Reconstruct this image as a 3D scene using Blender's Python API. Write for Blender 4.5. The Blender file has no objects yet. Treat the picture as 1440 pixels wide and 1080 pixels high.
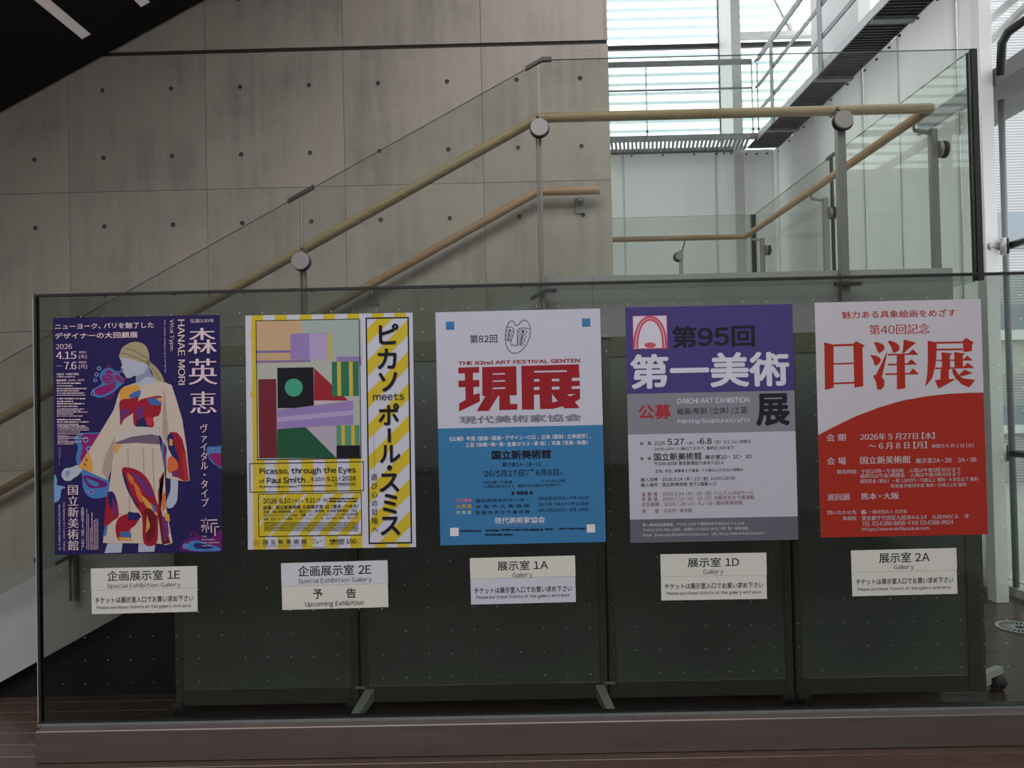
import bpy, bmesh, math, random
from mathutils import Vector, Matrix
R = math.radians
random.seed(7)
scene = bpy.context.scene
col = scene.collection

# ------------------------------------------------------------ camera, light, exposure
CZ = 1.56                       # eye height
FPX = 1050.0                    # focal length in pixels of a 1440 wide frame
camdata = bpy.data.cameras.new('camera')
cam = bpy.data.objects.new('camera', camdata); col.objects.link(cam)
camdata.sensor_width = 36.0; camdata.lens = 36.0 * FPX / 1440.0; camdata.clip_start = 0.05; camdata.clip_end = 200
CM = Matrix.Rotation(R(0.44), 4, 'Z') @ Matrix.Rotation(R(90.82), 4, 'X') @ Matrix.Rotation(R(-1.25), 4, 'Z')
CM = Matrix.Translation((0, 0, CZ)) @ CM
cam.matrix_world = CM
scene.camera = cam
world = bpy.data.worlds.new('overcast_sky'); scene.world = world; world.use_nodes = True
wn = world.node_tree
bg = wn.nodes['Background']; bg.inputs['Color'].default_value = (0.965, 0.98, 1.0, 1); bg.inputs['Strength'].default_value = 3.2
scene.view_settings.view_transform = 'Standard'; scene.view_settings.look = 'None'
scene.view_settings.exposure = 0.0; scene.view_settings.gamma = 1.0; scene.view_settings.use_curve_mapping = False
scene.cycles.max_bounces = 10; scene.cycles.diffuse_bounces = 5; scene.cycles.transparent_max_bounces = 24
scene.cycles.glossy_bounces = 4; scene.cycles.sample_clamp_indirect = 6.0
try: scene.cycles.use_denoising = True
except Exception: pass

def area(name, loc, rot, sx, sy, power, color=(1, 1, 1)):
    L = bpy.data.lights.new(name, 'AREA'); L.shape = 'RECTANGLE'; L.size = sx; L.size_y = sy; L.energy = power; L.color = color
    o = bpy.data.objects.new(name, L); col.objects.link(o); o.location = loc; o.rotation_euler = rot
    return o
# the hall behind the camera is lit by a tall skylit atrium: one broad soft lamp under its roof
area('atrium_skylight', (-1.5, -1.2, 7.85), (R(4), 0, 0), 13, 6.6, 1300, (1.0, 0.985, 0.975))
area('front_fill_lamp', (-2.0, -8.8, 4.0), (R(90), 0, 0), 13, 7.8, 110, (1.0, 0.985, 0.975))  # added fill lamp behind the camera, unseen, brightens camera-facing surfaces

RT = CM.to_3x3()
def ray(px, py):
    return RT @ Vector(((px - 720) / FPX, (540 - py) / FPX, -1.0))
def at_y(px, py, Y):            # point of the vertical plane y=Y behind a photo pixel
    d = ray(px, py); t = Y / d.y
    return Vector((d.x * t, Y, CZ + d.z * t))
def at_x(px, py, X):
    d = ray(px, py); t = X / d.x
    return Vector((X, d.y * t, CZ + d.z * t))
def at_z(px, py, Z):
    d = ray(px, py); t = (Z - CZ) / d.z
    return Vector((d.x * t, d.y * t, Z))

# ------------------------------------------------------------ materials
MATS = {}
def lin(c):
    c = c / 255.0
    return c / 12.92 if c <= 0.04045 else ((c + 0.055) / 1.055) ** 2.4
def mat(name, rgb, rough=0.6, metal=0.0, var=0.0, scale=6.0, bump=0.0, stretch=(1, 1, 1), spec=0.5, rnd=0.0, emit=0.0):
    if name in MATS: return MATS[name]
    m = bpy.data.materials.new(name); m.use_nodes = True; MATS[name] = m
    nt = m.node_tree; b = nt.nodes['Principled BSDF']
    b.inputs['Base Color'].default_value = (*rgb, 1); b.inputs['Roughness'].default_value = rough
    b.inputs['Metallic'].default_value = metal; b.inputs['Specular IOR Level'].default_value = spec
    tc = nt.nodes.new('ShaderNodeTexCoord'); mp = nt.nodes.new('ShaderNodeMapping'); mp.inputs['Scale'].default_value = stretch
    nt.links.new(tc.outputs['Object'], mp.inputs['Vector'])
    no = nt.nodes.new('ShaderNodeTexNoise'); no.inputs['Scale'].default_value = scale; no.inputs['Detail'].default_value = 6
    nt.links.new(mp.outputs['Vector'], no.inputs['Vector'])
    last = None
    v = max(var, 0.015)
    cr = nt.nodes.new('ShaderNodeValToRGB')
    cr.color_ramp.elements[0].position = 0.3; cr.color_ramp.elements[1].position = 0.7
    cr.color_ramp.elements[0].color = (*[c * (1 - v) for c in rgb], 1); cr.color_ramp.elements[1].color = (*[min(1, c * (1 + v)) for c in rgb], 1)
    nt.links.new(no.outputs['Fac'], cr.inputs['Fac']); last = cr.outputs['Color']
    if rnd:
        oi = nt.nodes.new('ShaderNodeObjectInfo'); mr = nt.nodes.new('ShaderNodeMapRange')
        mr.inputs['To Min'].default_value = 1 - rnd; mr.inputs['To Max'].default_value = 1 + rnd
        nt.links.new(oi.outputs['Random'], mr.inputs['Value'])
        hs = nt.nodes.new('ShaderNodeHueSaturation'); nt.links.new(mr.outputs['Result'], hs.inputs['Value'])
        nt.links.new(last, hs.inputs['Color']); last = hs.outputs['Color']
    nt.links.new(last, b.inputs['Base Color'])
    if bump:
        bp = nt.nodes.new('ShaderNodeBump'); bp.inputs['Strength'].default_value = bump; bp.inputs['Distance'].default_value = 0.01
        nt.links.new(no.outputs['Fac'], bp.inputs['Height']); nt.links.new(bp.outputs['Normal'], b.inputs['Normal'])
    if emit:
        b.inputs['Emission Color'].default_value = (*rgb, 1); b.inputs['Emission Strength'].default_value = emit
    return m
def glass(name, tint, refl=0.8, ior=1.45):
    if name in MATS: return MATS[name]
    m = bpy.data.materials.new(name); m.use_nodes = True; MATS[name] = m
    nt = m.node_tree; nt.nodes.clear()
    out = nt.nodes.new('ShaderNodeOutputMaterial'); tr = nt.nodes.new('ShaderNodeBsdfTransparent'); gl = nt.nodes.new('ShaderNodeBsdfGlossy')
    gl.inputs['Roughness'].default_value = 0.015; tr.inputs['Color'].default_value = (*tint, 1); gl.inputs['Color'].default_value = (refl, refl, refl, 1)
    fr = nt.nodes.new('ShaderNodeFresnel'); fr.inputs['IOR'].default_value = ior
    mx = nt.nodes.new('ShaderNodeMixShader')
    ge = nt.nodes.new('ShaderNodeNewGeometry'); fm = nt.nodes.new('ShaderNodeMath'); fm.operation = 'MULTIPLY'; iv = nt.nodes.new('ShaderNodeMath'); iv.operation = 'SUBTRACT'
    iv.inputs[0].default_value = 1.0; nt.links.new(ge.outputs['Backfacing'], iv.inputs[1]); nt.links.new(iv.outputs[0], fm.inputs[0]); nt.links.new(fr.outputs[0], fm.inputs[1])
    nt.links.new(fm.outputs[0], mx.inputs[0]); nt.links.new(tr.outputs[0], mx.inputs[1]); nt.links.new(gl.outputs[0], mx.inputs[2])
    nt.links.new(mx.outputs[0], out.inputs[0])
    return m
def sheet_mat(name, rgb, t=0.35):
    m = bpy.data.materials.new(name); m.use_nodes = True; MATS[name] = m
    nt = m.node_tree; nt.nodes.clear()
    out = nt.nodes.new('ShaderNodeOutputMaterial'); d = nt.nodes.new('ShaderNodeBsdfDiffuse'); tl = nt.nodes.new('ShaderNodeBsdfTranslucent')
    mx = nt.nodes.new('ShaderNodeMixShader'); mx.inputs[0].default_value = t
    no = nt.nodes.new('ShaderNodeTexNoise'); no.inputs['Scale'].default_value = 1.5; cr = nt.nodes.new('ShaderNodeValToRGB')
    cr.color_ramp.elements[0].color = (*[c * .93 for c in rgb], 1); cr.color_ramp.elements[1].color = (*rgb, 1)
    nt.links.new(no.outputs['Fac'], cr.inputs[0])
    nt.links.new(cr.outputs[0], d.inputs[0]); nt.links.new(cr.outputs[0], tl.inputs[0])
    nt.links.new(d.outputs[0], mx.inputs[1]); nt.links.new(tl.outputs[0], mx.inputs[2]); nt.links.new(mx.outputs[0], out.inputs[0])
    return m

def concrete_mat():
    m = bpy.data.materials.new('cast_concrete'); m.use_nodes = True
    nt = m.node_tree; b = nt.nodes['Principled BSDF']; L = nt.links.new
    b.inputs['Roughness'].default_value = 0.62; b.inputs['Specular IOR Level'].default_value = 0.3
    tc = nt.nodes.new('ShaderNodeTexCoord'); oi = nt.nodes.new('ShaderNodeObjectInfo')
    mp = nt.nodes.new('ShaderNodeMapping')
    ad = nt.nodes.new('ShaderNodeVectorMath'); ad.operation = 'MULTIPLY_ADD'
    cx = nt.nodes.new('ShaderNodeCombineXYZ'); L(oi.outputs['Random'], cx.inputs[0]); L(oi.outputs['Random'], cx.inputs[2])
    L(cx.outputs[0], ad.inputs[0]); ad.inputs[1].default_value = (40, 40, 40); L(tc.outputs['Object'], ad.inputs[2])
    n1 = nt.nodes.new('ShaderNodeTexNoise'); n1.inputs['Scale'].default_value = 2.2; n1.inputs['Detail'].default_value = 8; n1.inputs['Roughness'].default_value = 0.62
    L(ad.outputs[0], n1.inputs['Vector'])
    mp.inputs['Scale'].default_value = (9, 9, 0.7); L(ad.outputs[0], mp.inputs['Vector'])
    n2 = nt.nodes.new('ShaderNodeTexNoise'); n2.inputs['Scale'].default_value = 2.0; n2.inputs['Detail'].default_value = 5; L(mp.outputs[0], n2.inputs['Vector'])
    n3 = nt.nodes.new('ShaderNodeTexNoise'); n3.inputs['Scale'].default_value = 60; n3.inputs['Detail'].default_value = 4; L(ad.outputs[0], n3.inputs['Vector'])
    a1 = nt.nodes.new('ShaderNodeMath'); a1.operation = 'MULTIPLY_ADD'; L(n2.outputs['Fac'], a1.inputs[0]); a1.inputs[1].default_value = 0.55; L(n1.outputs['Fac'], a1.inputs[2])
    a2 = nt.nodes.new('ShaderNodeMath'); a2.operation = 'MULTIPLY_ADD'; L(n3.outputs['Fac'], a2.inputs[0]); a2.inputs[1].default_value = 0.25; L(a1.outputs[0], a2.inputs[2])
    cr = nt.nodes.new('ShaderNodeValToRGB'); L(a2.outputs[0], cr.inputs[0])
    e = cr.color_ramp.elements; e[0].position = 0.62; e[0].color = (0.30, 0.276, 0.25, 1); e[1].position = 1.2 if False else 1.0; e[1].color = (0.45, 0.405, 0.362, 1)
    mid = e.new(0.86); mid.color = (0.41, 0.368, 0.332, 1)
    hs = nt.nodes.new('ShaderNodeHueSaturation'); mr = nt.nodes.new('ShaderNodeMapRange'); L(oi.outputs['Random'], mr.inputs[0]); mr.inputs['To Min'].default_value = 0.94; mr.inputs['To Max'].default_value = 1.06
    L(mr.outputs[0], hs.inputs['Value']); L(cr.outputs[0], hs.inputs['Color']); L(hs.outputs[0], b.inputs['Base Color'])
    bp = nt.nodes.new('ShaderNodeBump'); bp.inputs['Strength'].default_value = 0.12; bp.inputs['Distance'].default_value = 0.004; L(a2.outputs[0], bp.inputs['Height']); L(bp.outputs[0], b.inputs['Normal'])
    return m

CONC = concrete_mat()
HOLE = mat('tie_hole_mortar', (0.09, 0.085, 0.08), 0.9, var=.2, scale=40)
GROOVE = mat('shadow_joint', (0.05, 0.047, 0.043), 0.9)
BLACK = mat('black_paint', (0.006, 0.0065, 0.007), 0.75, spec=.25)
BLACKTRIM = mat('black_gasket', (0.008, 0.009, 0.010), 0.45)
PLANK = mat('dark_floor_plank', (0.060, 0.037, 0.030), 0.27, var=.22, scale=7, stretch=(1, 14, 1), bump=.05, rnd=.10)
STEEL = mat('brushed_steel', (0.25, 0.24, 0.235), 0.45, 0.6, var=.05)
DSTEEL = mat('dark_steel', (0.05, 0.05, 0.052), 0.4, 0.6)
OAK = mat('varnished_oak', (0.41, 0.29, 0.175), 0.42, var=.14, scale=5, stretch=(1, 12, 12), bump=.02)
OAK2 = mat('reddish_oak', (0.40, 0.25, 0.15), 0.45, var=.14, scale=5, stretch=(1, 12, 12))
STRING = mat('grey_painted_steel', (0.34, 0.335, 0.345), 0.5, var=.03)
MULL = mat('grey_mullion', (0.17, 0.17, 0.19), 0.5)
BASEM = mat('bronze_plinth_metal', (0.105, 0.085, 0.078), 0.38, 0.35, var=.1, scale=3, stretch=(1, 6, 14))
FRAMEM = mat('olive_aluminium', (0.17, 0.168, 0.12), 0.45, 0.35, var=.05)
BOARDM = mat('charcoal_board', (0.185, 0.198, 0.19), 0.8, var=.06, scale=3)
BOARDF = mat('pale_foot_metal', (0.42, 0.42, 0.38), 0.5, 0.2)
RUBBER = mat('black_rubber', (0.02, 0.02, 0.022), 0.6)
WHEEL = mat('dark_wheel', (0.05, 0.05, 0.055), 0.5)
PANE_F = glass('fence_glass', (0.67, 0.705, 0.675))
PANE_S = glass('stair_glass', (0.875, 0.90, 0.875))
PANE_W = glass('window_glass', (0.94, 0.97, 0.96))
GEDGE = mat('glass_edge_green', (0.012, 0.035, 0.032), 0.25)
GEDGEL = mat('glass_edge_light', (0.16, 0.22, 0.21), 0.25)
SHEET = sheet_mat('white_cover_sheet', (0.80, 0.79, 0.79), 0.60)
SHEETB = sheet_mat('far_cover_sheet', (0.80, 0.79, 0.79), 0.40)
SHEET2 = sheet_mat('grey_cover_sheet', (0.42, 0.43, 0.46), 0.15)
WHITEP = mat('white_paint', (0.62, 0.61, 0.61), 0.5)
GALV = mat('galvanised_steel', (0.20, 0.21, 0.22), 0.5, 0.5, var=.15, scale=20)
GALVL = mat('pale_galvanised', (0.42, 0.42, 0.43), 0.5, 0.3, var=.08, scale=20)
DECK = mat('dark_deck_metal', (0.03, 0.033, 0.04), 0.6, 0.2)
FINM = mat('grey_white_paint', (0.15, 0.145, 0.14), 0.6)
LOUVER = sheet_mat('frosted_louver', (0.80, 0.85, 0.88), 0.62)
SILL = mat('pale_sill', (0.42, 0.41, 0.38), 0.6)
OUTG = mat('outdoor_paving', (0.33, 0.33, 0.31), 0.8, var=.08, scale=2)
DOT = mat('white_marking', (0.7, 0.72, 0.7), 0.6)
ROOM = mat('hall_wall_plaster', (0.46, 0.45, 0.44), 0.8)
LAMP = mat('dim_light_diffuser', (0.55, 0.49, 0.49), 0.5, emit=0.22)
K = 0.90
def ink(r, g, b):               # a printed colour, from how it looks in the lit hall
    n = 'print_%d_%d_%d' % (r, g, b)
    return mat(n, tuple(min(.9, lin(v) / K) for v in (r, g, b)), 0.6, spec=.15)

# ------------------------------------------------------------ mesh helpers
class MB:
    def __init__(s): s.v = []; s.f = []; s.m = []; s.mats = []; s.sm = []
    def mi(s, m):
        if m not in s.mats: s.mats.append(m)
        return s.mats.index(m)
    def add(s, vs, fs, m, smooth=False):
        k = len(s.v); s.v += [tuple(v) for v in vs]; i = s.mi(m)
        for f in fs: s.f.append([k + a for a in f]); s.m.append(i); s.sm.append(smooth)
        return s
    def box(s, a, b, m, edge=None, bev=0.0):   # edge: material for all faces other than +-Y
        x0, y0, z0 = [min(a[i], b[i]) for i in range(3)]; x1, y1, z1 = [max(a[i], b[i]) for i in range(3)]
        if bev > 0:
            bm = bmesh.new(); bmesh.ops.create_cube(bm, size=1)
            for v in bm.verts: v.co = Vector(((x0 + x1) / 2 + v.co.x * (x1 - x0), (y0 + y1) / 2 + v.co.y * (y1 - y0), (z0 + z1) / 2 + v.co.z * (z1 - z0)))
            bmesh.ops.bevel(bm, geom=bm.edges[:], offset=bev, segments=1, affect='EDGES')
            bm.verts.index_update(); s.add([v.co for v in bm.verts], [[v.index for v in f.verts] for f in bm.faces], m); bm.free(); return s
        vs = [(x0, y0, z0), (x1, y0, z0), (x1, y1, z0), (x0, y1, z0), (x0, y0, z1), (x1, y0, z1), (x1, y1, z1), (x0, y1, z1)]
        s.add(vs, [(0, 1, 5, 4), (2, 3, 7, 6)], m); k = len(s.v) - 8
        i = s.mi(edge or m)
        for f in [(0, 3, 2, 1), (4, 5, 6, 7), (1, 2, 6, 5), (3, 0, 4, 7)]: s.f.append([k + a for a in f]); s.m.append(i); s.sm.append(False)
        return s
    def prism(s, pts, y0, y1, m, edge=None):   # polygon of (x,z) extruded along y
        n = len(pts); vs = [(p[0], y0, p[1]) for p in pts] + [(p[0], y1, p[1]) for p in pts]
        area2 = sum(pts[i][0] * pts[(i + 1) % n][1] - pts[(i + 1) % n][0] * pts[i][1] for i in range(n))
        fr = list(range(n)); bk = [n + i for i in range(n)][::-1]
        if area2 < 0: fr = fr[::-1]; bk = bk[::-1]
        s.add(vs, [fr, bk], m); k = len(s.v) - 2 * n; i_ = s.mi(edge or m)
        for i in range(n):
            j = (i + 1) % n; q = [k + i, k + j, k + n + j, k + n + i]
            if area2 > 0: q = q[::-1]
            s.f.append(q); s.m.append(i_); s.sm.append(False)
        return s
    def tube(s, pts, r, m, n=14, cap=True, flat=None):
        pts = [Vector(p) for p in pts]; rings = []
        for i, p in enumerate(pts):
            d0 = (p - pts[i - 1]).normalized() if i else (pts[1] - p).normalized()
            d1 = (pts[i + 1] - p).normalized() if i < len(pts) - 1 else d0
            t = (d0 + d1).normalized(); up = Vector((0, 0, 1))
            if abs(t.dot(up)) > 0.98: up = Vector((0, 1, 0))
            sd = t.cross(up).normalized(); u2 = sd.cross(t).normalized(); k = 1 / max(0.35, t.dot(d0))
            ring = []
            for a in range(n):
                an = 2 * math.pi * a / n + (math.pi / n if n == 4 else 0)
                c, q = math.cos(an) * r, math.sin(an) * r
                if flat: c *= flat[0]; q *= flat[1]
                off = sd * c + u2 * q
                bend = d1 - d0
                if bend.length > 1e-4:
                    bn = bend.normalized(); off += bn * off.dot(bn) * (k - 1)
                ring.append(p + off)
            rings.append(ring)
        vs = [v for rg in rings for v in rg]; fs = []
        for i in range(len(rings) - 1):
            for a in range(n):
                b2 = (a + 1) % n; fs.append((i * n + a, i * n + b2, (i + 1) * n + b2, (i + 1) * n + a))
        s.add(vs, fs, m, n > 5)
        if cap:
            k = len(s.v) - len(vs)
            for f in (list(range(n))[::-1], [(len(rings) - 1) * n + a for a in range(n)]):
                s.f.append([k + a for a in f]); s.m.append(s.mi(m)); s.sm.append(False)
        return s
    def bar(s, a, b, w, h, m):  # rectangular bar between two points
        a = Vector(a); b = Vector(b); t = (b - a).normalized(); up = Vector((0, 0, 1))
        if abs(t.dot(up)) > .98: up = Vector((0, 1, 0))
        sd = t.cross(up).normalized() * w / 2; u = sd.cross(t).normalized() * h / 2
        vs = [a - sd - u, a + sd - u, a + sd + u, a - sd + u, b - sd - u, b + sd - u, b + sd + u, b - sd + u]
        return s.add(vs, [(0, 1, 2, 3), (7, 6, 5, 4), (0, 4, 5, 1), (1, 5, 6, 2), (2, 6, 7, 3), (3, 7, 4, 0)], m)
    def build(s, name, parent=None, loc=None):
        me = bpy.data.meshes.new(name)
        org = Vector(loc) if loc is not None else Vector((0, 0, 0))
        vs = [tuple(Vector(v) - org) for v in s.v]
        me.from_pydata(vs, [], s.f)
        for m in s.mats: me.materials.append(m)
        for p, mi, sm in zip(me.polygons, s.m, s.sm): p.material_index = mi; p.use_smooth = sm
        me.update()
        bm = bmesh.new(); bm.from_mesh(me); bmesh.ops.remove_doubles(bm, verts=bm.verts, dist=1e-7) if False else None
        bm.free()
        o = bpy.data.objects.new(name, me); col.objects.link(o); o.location = org
        if parent: o.parent = parent; o.location = org
        return o
def tag(o, label=None, cat=None, group=None, kind=None):
    if label: o['label'] = label
    if cat: o['category'] = cat
    if group: o['group'] = group
    if kind: o['kind'] = kind
    return o
def empty(name, loc=(0, 0, 0), **k):
    o = bpy.data.objects.new(name, None); col.objects.link(o); o.location = loc; o.empty_display_size = .1
    return tag(o, **k)
def reloc(root, loc):           # give an Empty its place and keep the children where they are
    loc = Vector(loc)
    for c in root.children: c.location = c.location - loc
    root.location = loc
def copy_part(src, parent=None, loc=None):
    o = src.copy(); col.objects.link(o); o.parent = parent
    if loc is not None: o.location = loc
    return o

# ------------------------------------------------------------ floor
fb = MB().box((-9, -9, -0.30), (3.62, 10.4, -0.020), BLACK)
floor = tag(fb.build('floor'), 'dark timber plank floor', kind='structure')
pm = MB().box((-.6, -.0585, -0.020), (.6, .0585, 0), PLANK, bev=.0015).build('plank', floor); cnt = 0
proto_used = False
y = 3.02; row = 0
while y < 6.3:
    x = -4.2 + (row * 0.47) % 1.2
    while x < 3.65:
        use = (y < 4.0) or (x < -1.6 and y < 5.0) or (x > 1.4)
        if use and cnt < 290:
            L = 1.197
            x1 = min(x + L, 3.6)
            if x1 - x > 0.1:
                if abs(x1 - x - L) < 1e-3:
                    o = pm if not proto_used else copy_part(pm, floor)
                    proto_used = True; o.location = (x + .6, y, 0)
                else:
                    MB().box((-(x1 - x) / 2, -.0585, -0.020), ((x1 - x) / 2, .0585, 0), PLANK).build('plank', floor).location = ((x + x1) / 2, y, 0)
                cnt += 1
        x += 1.2
    y += 0.12; row += 1
MB().box((-9, -9, -0.020), (3.62, 2.958, -0.002), PLANK).box((-9, 6.4, -.02), (3.62, 10.4, -.002), PLANK).box((-9, 2.96, -.02), (-4.3, 6.36, -.002), PLANK).build('floor_covering', floor)

# ------------------------------------------------------------ concrete wall with formwork panels
WY = 4.82
g0 = at_y(288, 73, WY); px_seam0 = g0.x; zg = g0.z      # one vertical seam and the long groove
WX1 = at_y(857, 150, WY).x
wall = MB().box((-9, WY + .012, 0), (WX1 - .004, WY + .32, 8), GROOVE).build('wall_back')
tag(wall, 'tall board-marked concrete wall behind the stair', kind='structure')
def conc_panel(x0, x1, z0, z1):
    mb = MB(); g = .0014; x0 += g; x1 -= g; z0 += g; z1 -= g
    nx = max(1, round((x1 - x0) / .45)); nz = max(1, round((z1 - z0) / .45)); cw = .45
    xs = [x0 + cw * i for i in range(nx)] + [x1]; zs = [z0 + (z1 - z0) * i / nz for i in range(nz)] + [z1]
    for i in range(nx):
        for j in range(nz):
            a, b, c, d = xs[i], xs[i + 1], zs[j], zs[j + 1]; mx, mz = (a + b) / 2, (c + d) / 2
            r = .0155 + random.uniform(-.001, .001)
            if b - a < .3:
                mb.add([(a, WY, c), (b, WY, c), (b, WY, d), (a, WY, d)], [(0, 1, 2, 3)], CONC); continue
            outer = [(b, mz), (b, d), (mx, d), (a, d), (a, mz), (a, c), (mx, c), (b, c)]
            vs = [(p[0], WY, p[1]) for p in outer]
            for (rr, dy) in ((r, 0), (r * .85, .006)):
                vs += [(mx + rr * math.cos(k * math.pi / 4), WY + dy, mz + rr * math.sin(k * math.pi / 4)) for k in range(8)]
            mb.add(vs, [(k, (k + 1) % 8, 8 + (k + 1) % 8, 8 + k) for k in range(8)], CONC)
            k0 = len(mb.v) - 24; hi = mb.mi(HOLE)
            for k in range(8): mb.f.append([k0 + 8 + k, k0 + 8 + (k + 1) % 8, k0 + 16 + (k + 1) % 8, k0 + 16 + k]); mb.m.append(hi); mb.sm.append(False)
            mb.f.append([k0 + 16 + k for k in range(8)]); mb.m.append(hi); mb.sm.append(False)
    # rims
    mb.add([(x0, WY, z0), (x1, WY, z0), (x1, WY, z1), (x0, WY, z1), (x0, WY + .011, z0), (x1, WY + .011, z0), (x1, WY + .011, z1), (x0, WY + .011, z1)],
           [(0, 4, 5, 1), (1, 5, 6, 2), (2, 6, 7, 3), (3, 7, 4, 0)], CONC)
    return mb.build('concrete_panel', wall)
P = .90
rows = [(zg + .012, zg + P * .52 + .2), (zg - P, zg - .012), (zg - 2 * P, zg - P), (zg - 3 * P, zg - 2 * P), (zg - 4 * P, zg - 3 * P), (0.01, zg - 4 * P)]
i0 = int((px_seam0 + 9) / P) - 6
for (z0, z1) in rows[:5]:
    if z1 < 0.05: continue
    k = -5
    while True:
        a = px_seam0 + k * P; b = min(a + P, WX1)
        if a >= WX1 - .02: break
        conc_panel(a, b, max(.01, z0), z1); k += 1
zt = rows[0][1]
MB().box((-9, WY, zt), (WX1 + .0, WY + .011, 8), CONC).box((-9, WY, 0), (px_seam0 - 5 * P, WY + .011, zt), CONC).build('upper_concrete_face', wall)
MB().box((WX1 - .003, WY + .001, 0), (WX1, WY + .32, zg - .012), CONC).box((WX1 - .02, WY - .004, zg + .012), (WX1 - .008, WY + .32, 8), CONC).build('wall_end_face', wall)

# ------------------------------------------------------------ shell of the hall
MB().box((-9.2, -9, 0), (-9, WY + .3, 8), ROOM).build('wall_left')['kind'] = 'structure'
MB().box((-9.2, -9.2, 0), (4.2, -9, 8), ROOM).build('wall_front')['kind'] = 'structure'
MB().box((-9.2, -9.2, 8.0), (4.6, 10.6, 8.15), ROOM).build('ceiling')['kind'] = 'structure'
MB().box((3.84, -9, 0), (3.98, 3.0, 8), ROOM).build('wall_right_blocker')['kind'] = 'structure'  # unseen solid wall, lengthened to hold back daylight from the right facade
MB().box((-9, 10.42, 0), (-4, 10.6, 8), ROOM).box((-3.995, 10.42, 0), (0.2, 10.6, 4.6), ROOM).build('wall_rear')['kind'] = 'structure'

# dark sloping underside of the flight above, with two slot lights
e0 = at_y(287, 0, WY - .02); e1 = at_y(5, 155, WY - .02)
sl = (e0.z - e1.z) / (e0.x - e1.x); sofz = lambda x: e1.z + sl * (x - e1.x)
xa, xb = -6.5, e0.x + 1.6
slots = []
for (px, py) in ((122.7, 53), (205.5, 8)):
    # end of the slot on the soffit plane
    d = ray(px, py); t = (e1.z - sl * e1.x - CZ) / (d.z - sl * d.x); slots.append(Vector((d.x * t, d.y * t, CZ + d.z * t)))
sof = MB()
sw = .030
y0s, y1s = 2.3, WY - .02
cuts = [xa]
for s_ in slots: cuts += [s_.x - sw, s_.x + sw]
cuts.append(xb)
def slab(mb, x0, x1, y0, y1, dz=0.0, th=.25):
    mb.prism([(x0, sofz(x0) + dz), (x1, sofz(x1) + dz), (x1, sofz(x1) + dz + th), (x0, sofz(x0) + dz + th)], y0, y1, BLACK)
for i in range(0, len(cuts), 2): slab(sof, cuts[i], cuts[i + 1], y0s, y1s)
for s_ in slots:
    slab(sof, s_.x - sw, s_.x + sw, s_.y, y1s); slab(sof, s_.x - sw, s_.x + sw, y0s, s_.y, .05, .2)
so = tag(sof.build('ceiling'), kind='structure'); so['label'] = 'black sloping soffit under the flight above'
for i, s_ in enumerate(slots):
    r = empty('ceiling_light', (s_.x, (s_.y + y0s) / 2, sofz(s_.x)))
    tag(r, ['long recessed slot light in the black sloping ceiling, the lower left one', 'recessed slot light in the black sloping ceiling, higher one cut by the frame top'][i], 'light', 'slot lights in the black soffit')
    w = sw * .96; ch = sl
    def strip(y0, y1, z0, z1, m, nm, ww=w):
        b_ = MB().prism([(s_.x - ww, sofz(s_.x - ww) + z0), (s_.x + ww, sofz(s_.x + ww) + z0), (s_.x + ww, sofz(s_.x + ww) + z1), (s_.x - ww, sofz(s_.x - ww) + z1)], y0, y1, m)
        o = b_.build(nm, r); o.location = -Vector(r.location)
    strip(y0s + .01, s_.y - .006, .004, .02, LAMP, 'diffuser'); strip(y0s + .01, s_.y - .006, .021, .045, DSTEEL, 'lamp_tray')

# ------------------------------------------------------------ staircase
SY = 3.94                        # front face of stringer and landing
s0 = at_y(0, 818, SY); s1 = at_y(762, 392, SY); LZ = at_y(1100, 382, SY).z; LXR = at_y(1340, 400, SY).x
ts = (s1.z - s0.z) / (s1.x - s0.x); kx = s0.x + (LZ - s0.z) / ts      # knee where the slope meets the landing
sv = (at_y(0, 818, SY).z - at_y(0, 960, SY).z)
stair = empty('staircase')
tag(stair, 'grey steel staircase rising right to a landing in front of the concrete wall', 'staircase')
def slope_z(x): return LZ + ts * (x - kx)
xb0 = kx - LZ / ts
def stringer(y0, y1, nm):
    low = kx - (LZ - sv) / ts
    MB().prism([(xb0 + .02, 0.005), (low, 0.005), (kx + .25, slope_z(kx + .25) - sv), (kx + .25, LZ), (kx, LZ)], y0, y1, STRING).build(nm, stair)
stringer(SY, SY + .05, 'stringer'); stringer(WY - .08, WY - .03, 'stringer')
n = 13; rise = LZ / n; run = (kx - xb0) / n
for i in range(n - 1):
    x0 = xb0 + .06 + i * run; z = (i + 1) * rise - .06
    MB().box((x0, SY + .052, z - .04), (x0 + run + .02, WY - .082, z), STRING, bev=.004).build('tread', stair)
    MB().box((x0, SY + .052, z - rise + .0), (x0 + .012, WY - .082, z - .041), STRING).build('riser', stair)
ld = MB().box((kx + .252, SY, LZ - .5), (LXR, WY - .03, LZ), STRING)
ld.box((WX1 + .03, WY - .03, LZ - .5), (LXR, 7.4, LZ), STRING)
tag(ld.build('landing', stair), 'grey landing slab with a deep smooth fascia')
MB().prism([(xb0 + 1.0, 0.004), (kx + .2, 0.004), (kx + .2, slope_z(kx + .2) - sv - .03), (xb0 + 1.0, max(.02, slope_z(xb0 + 1.0) - sv - .03))], 4.00, 4.02, BLACK).build('understair_panel', stair)
MB().box((kx + .22, 4.00, .004), (LXR - .1, 4.02, LZ - .52), BLACK).build('underlanding_panel', stair)

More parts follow.
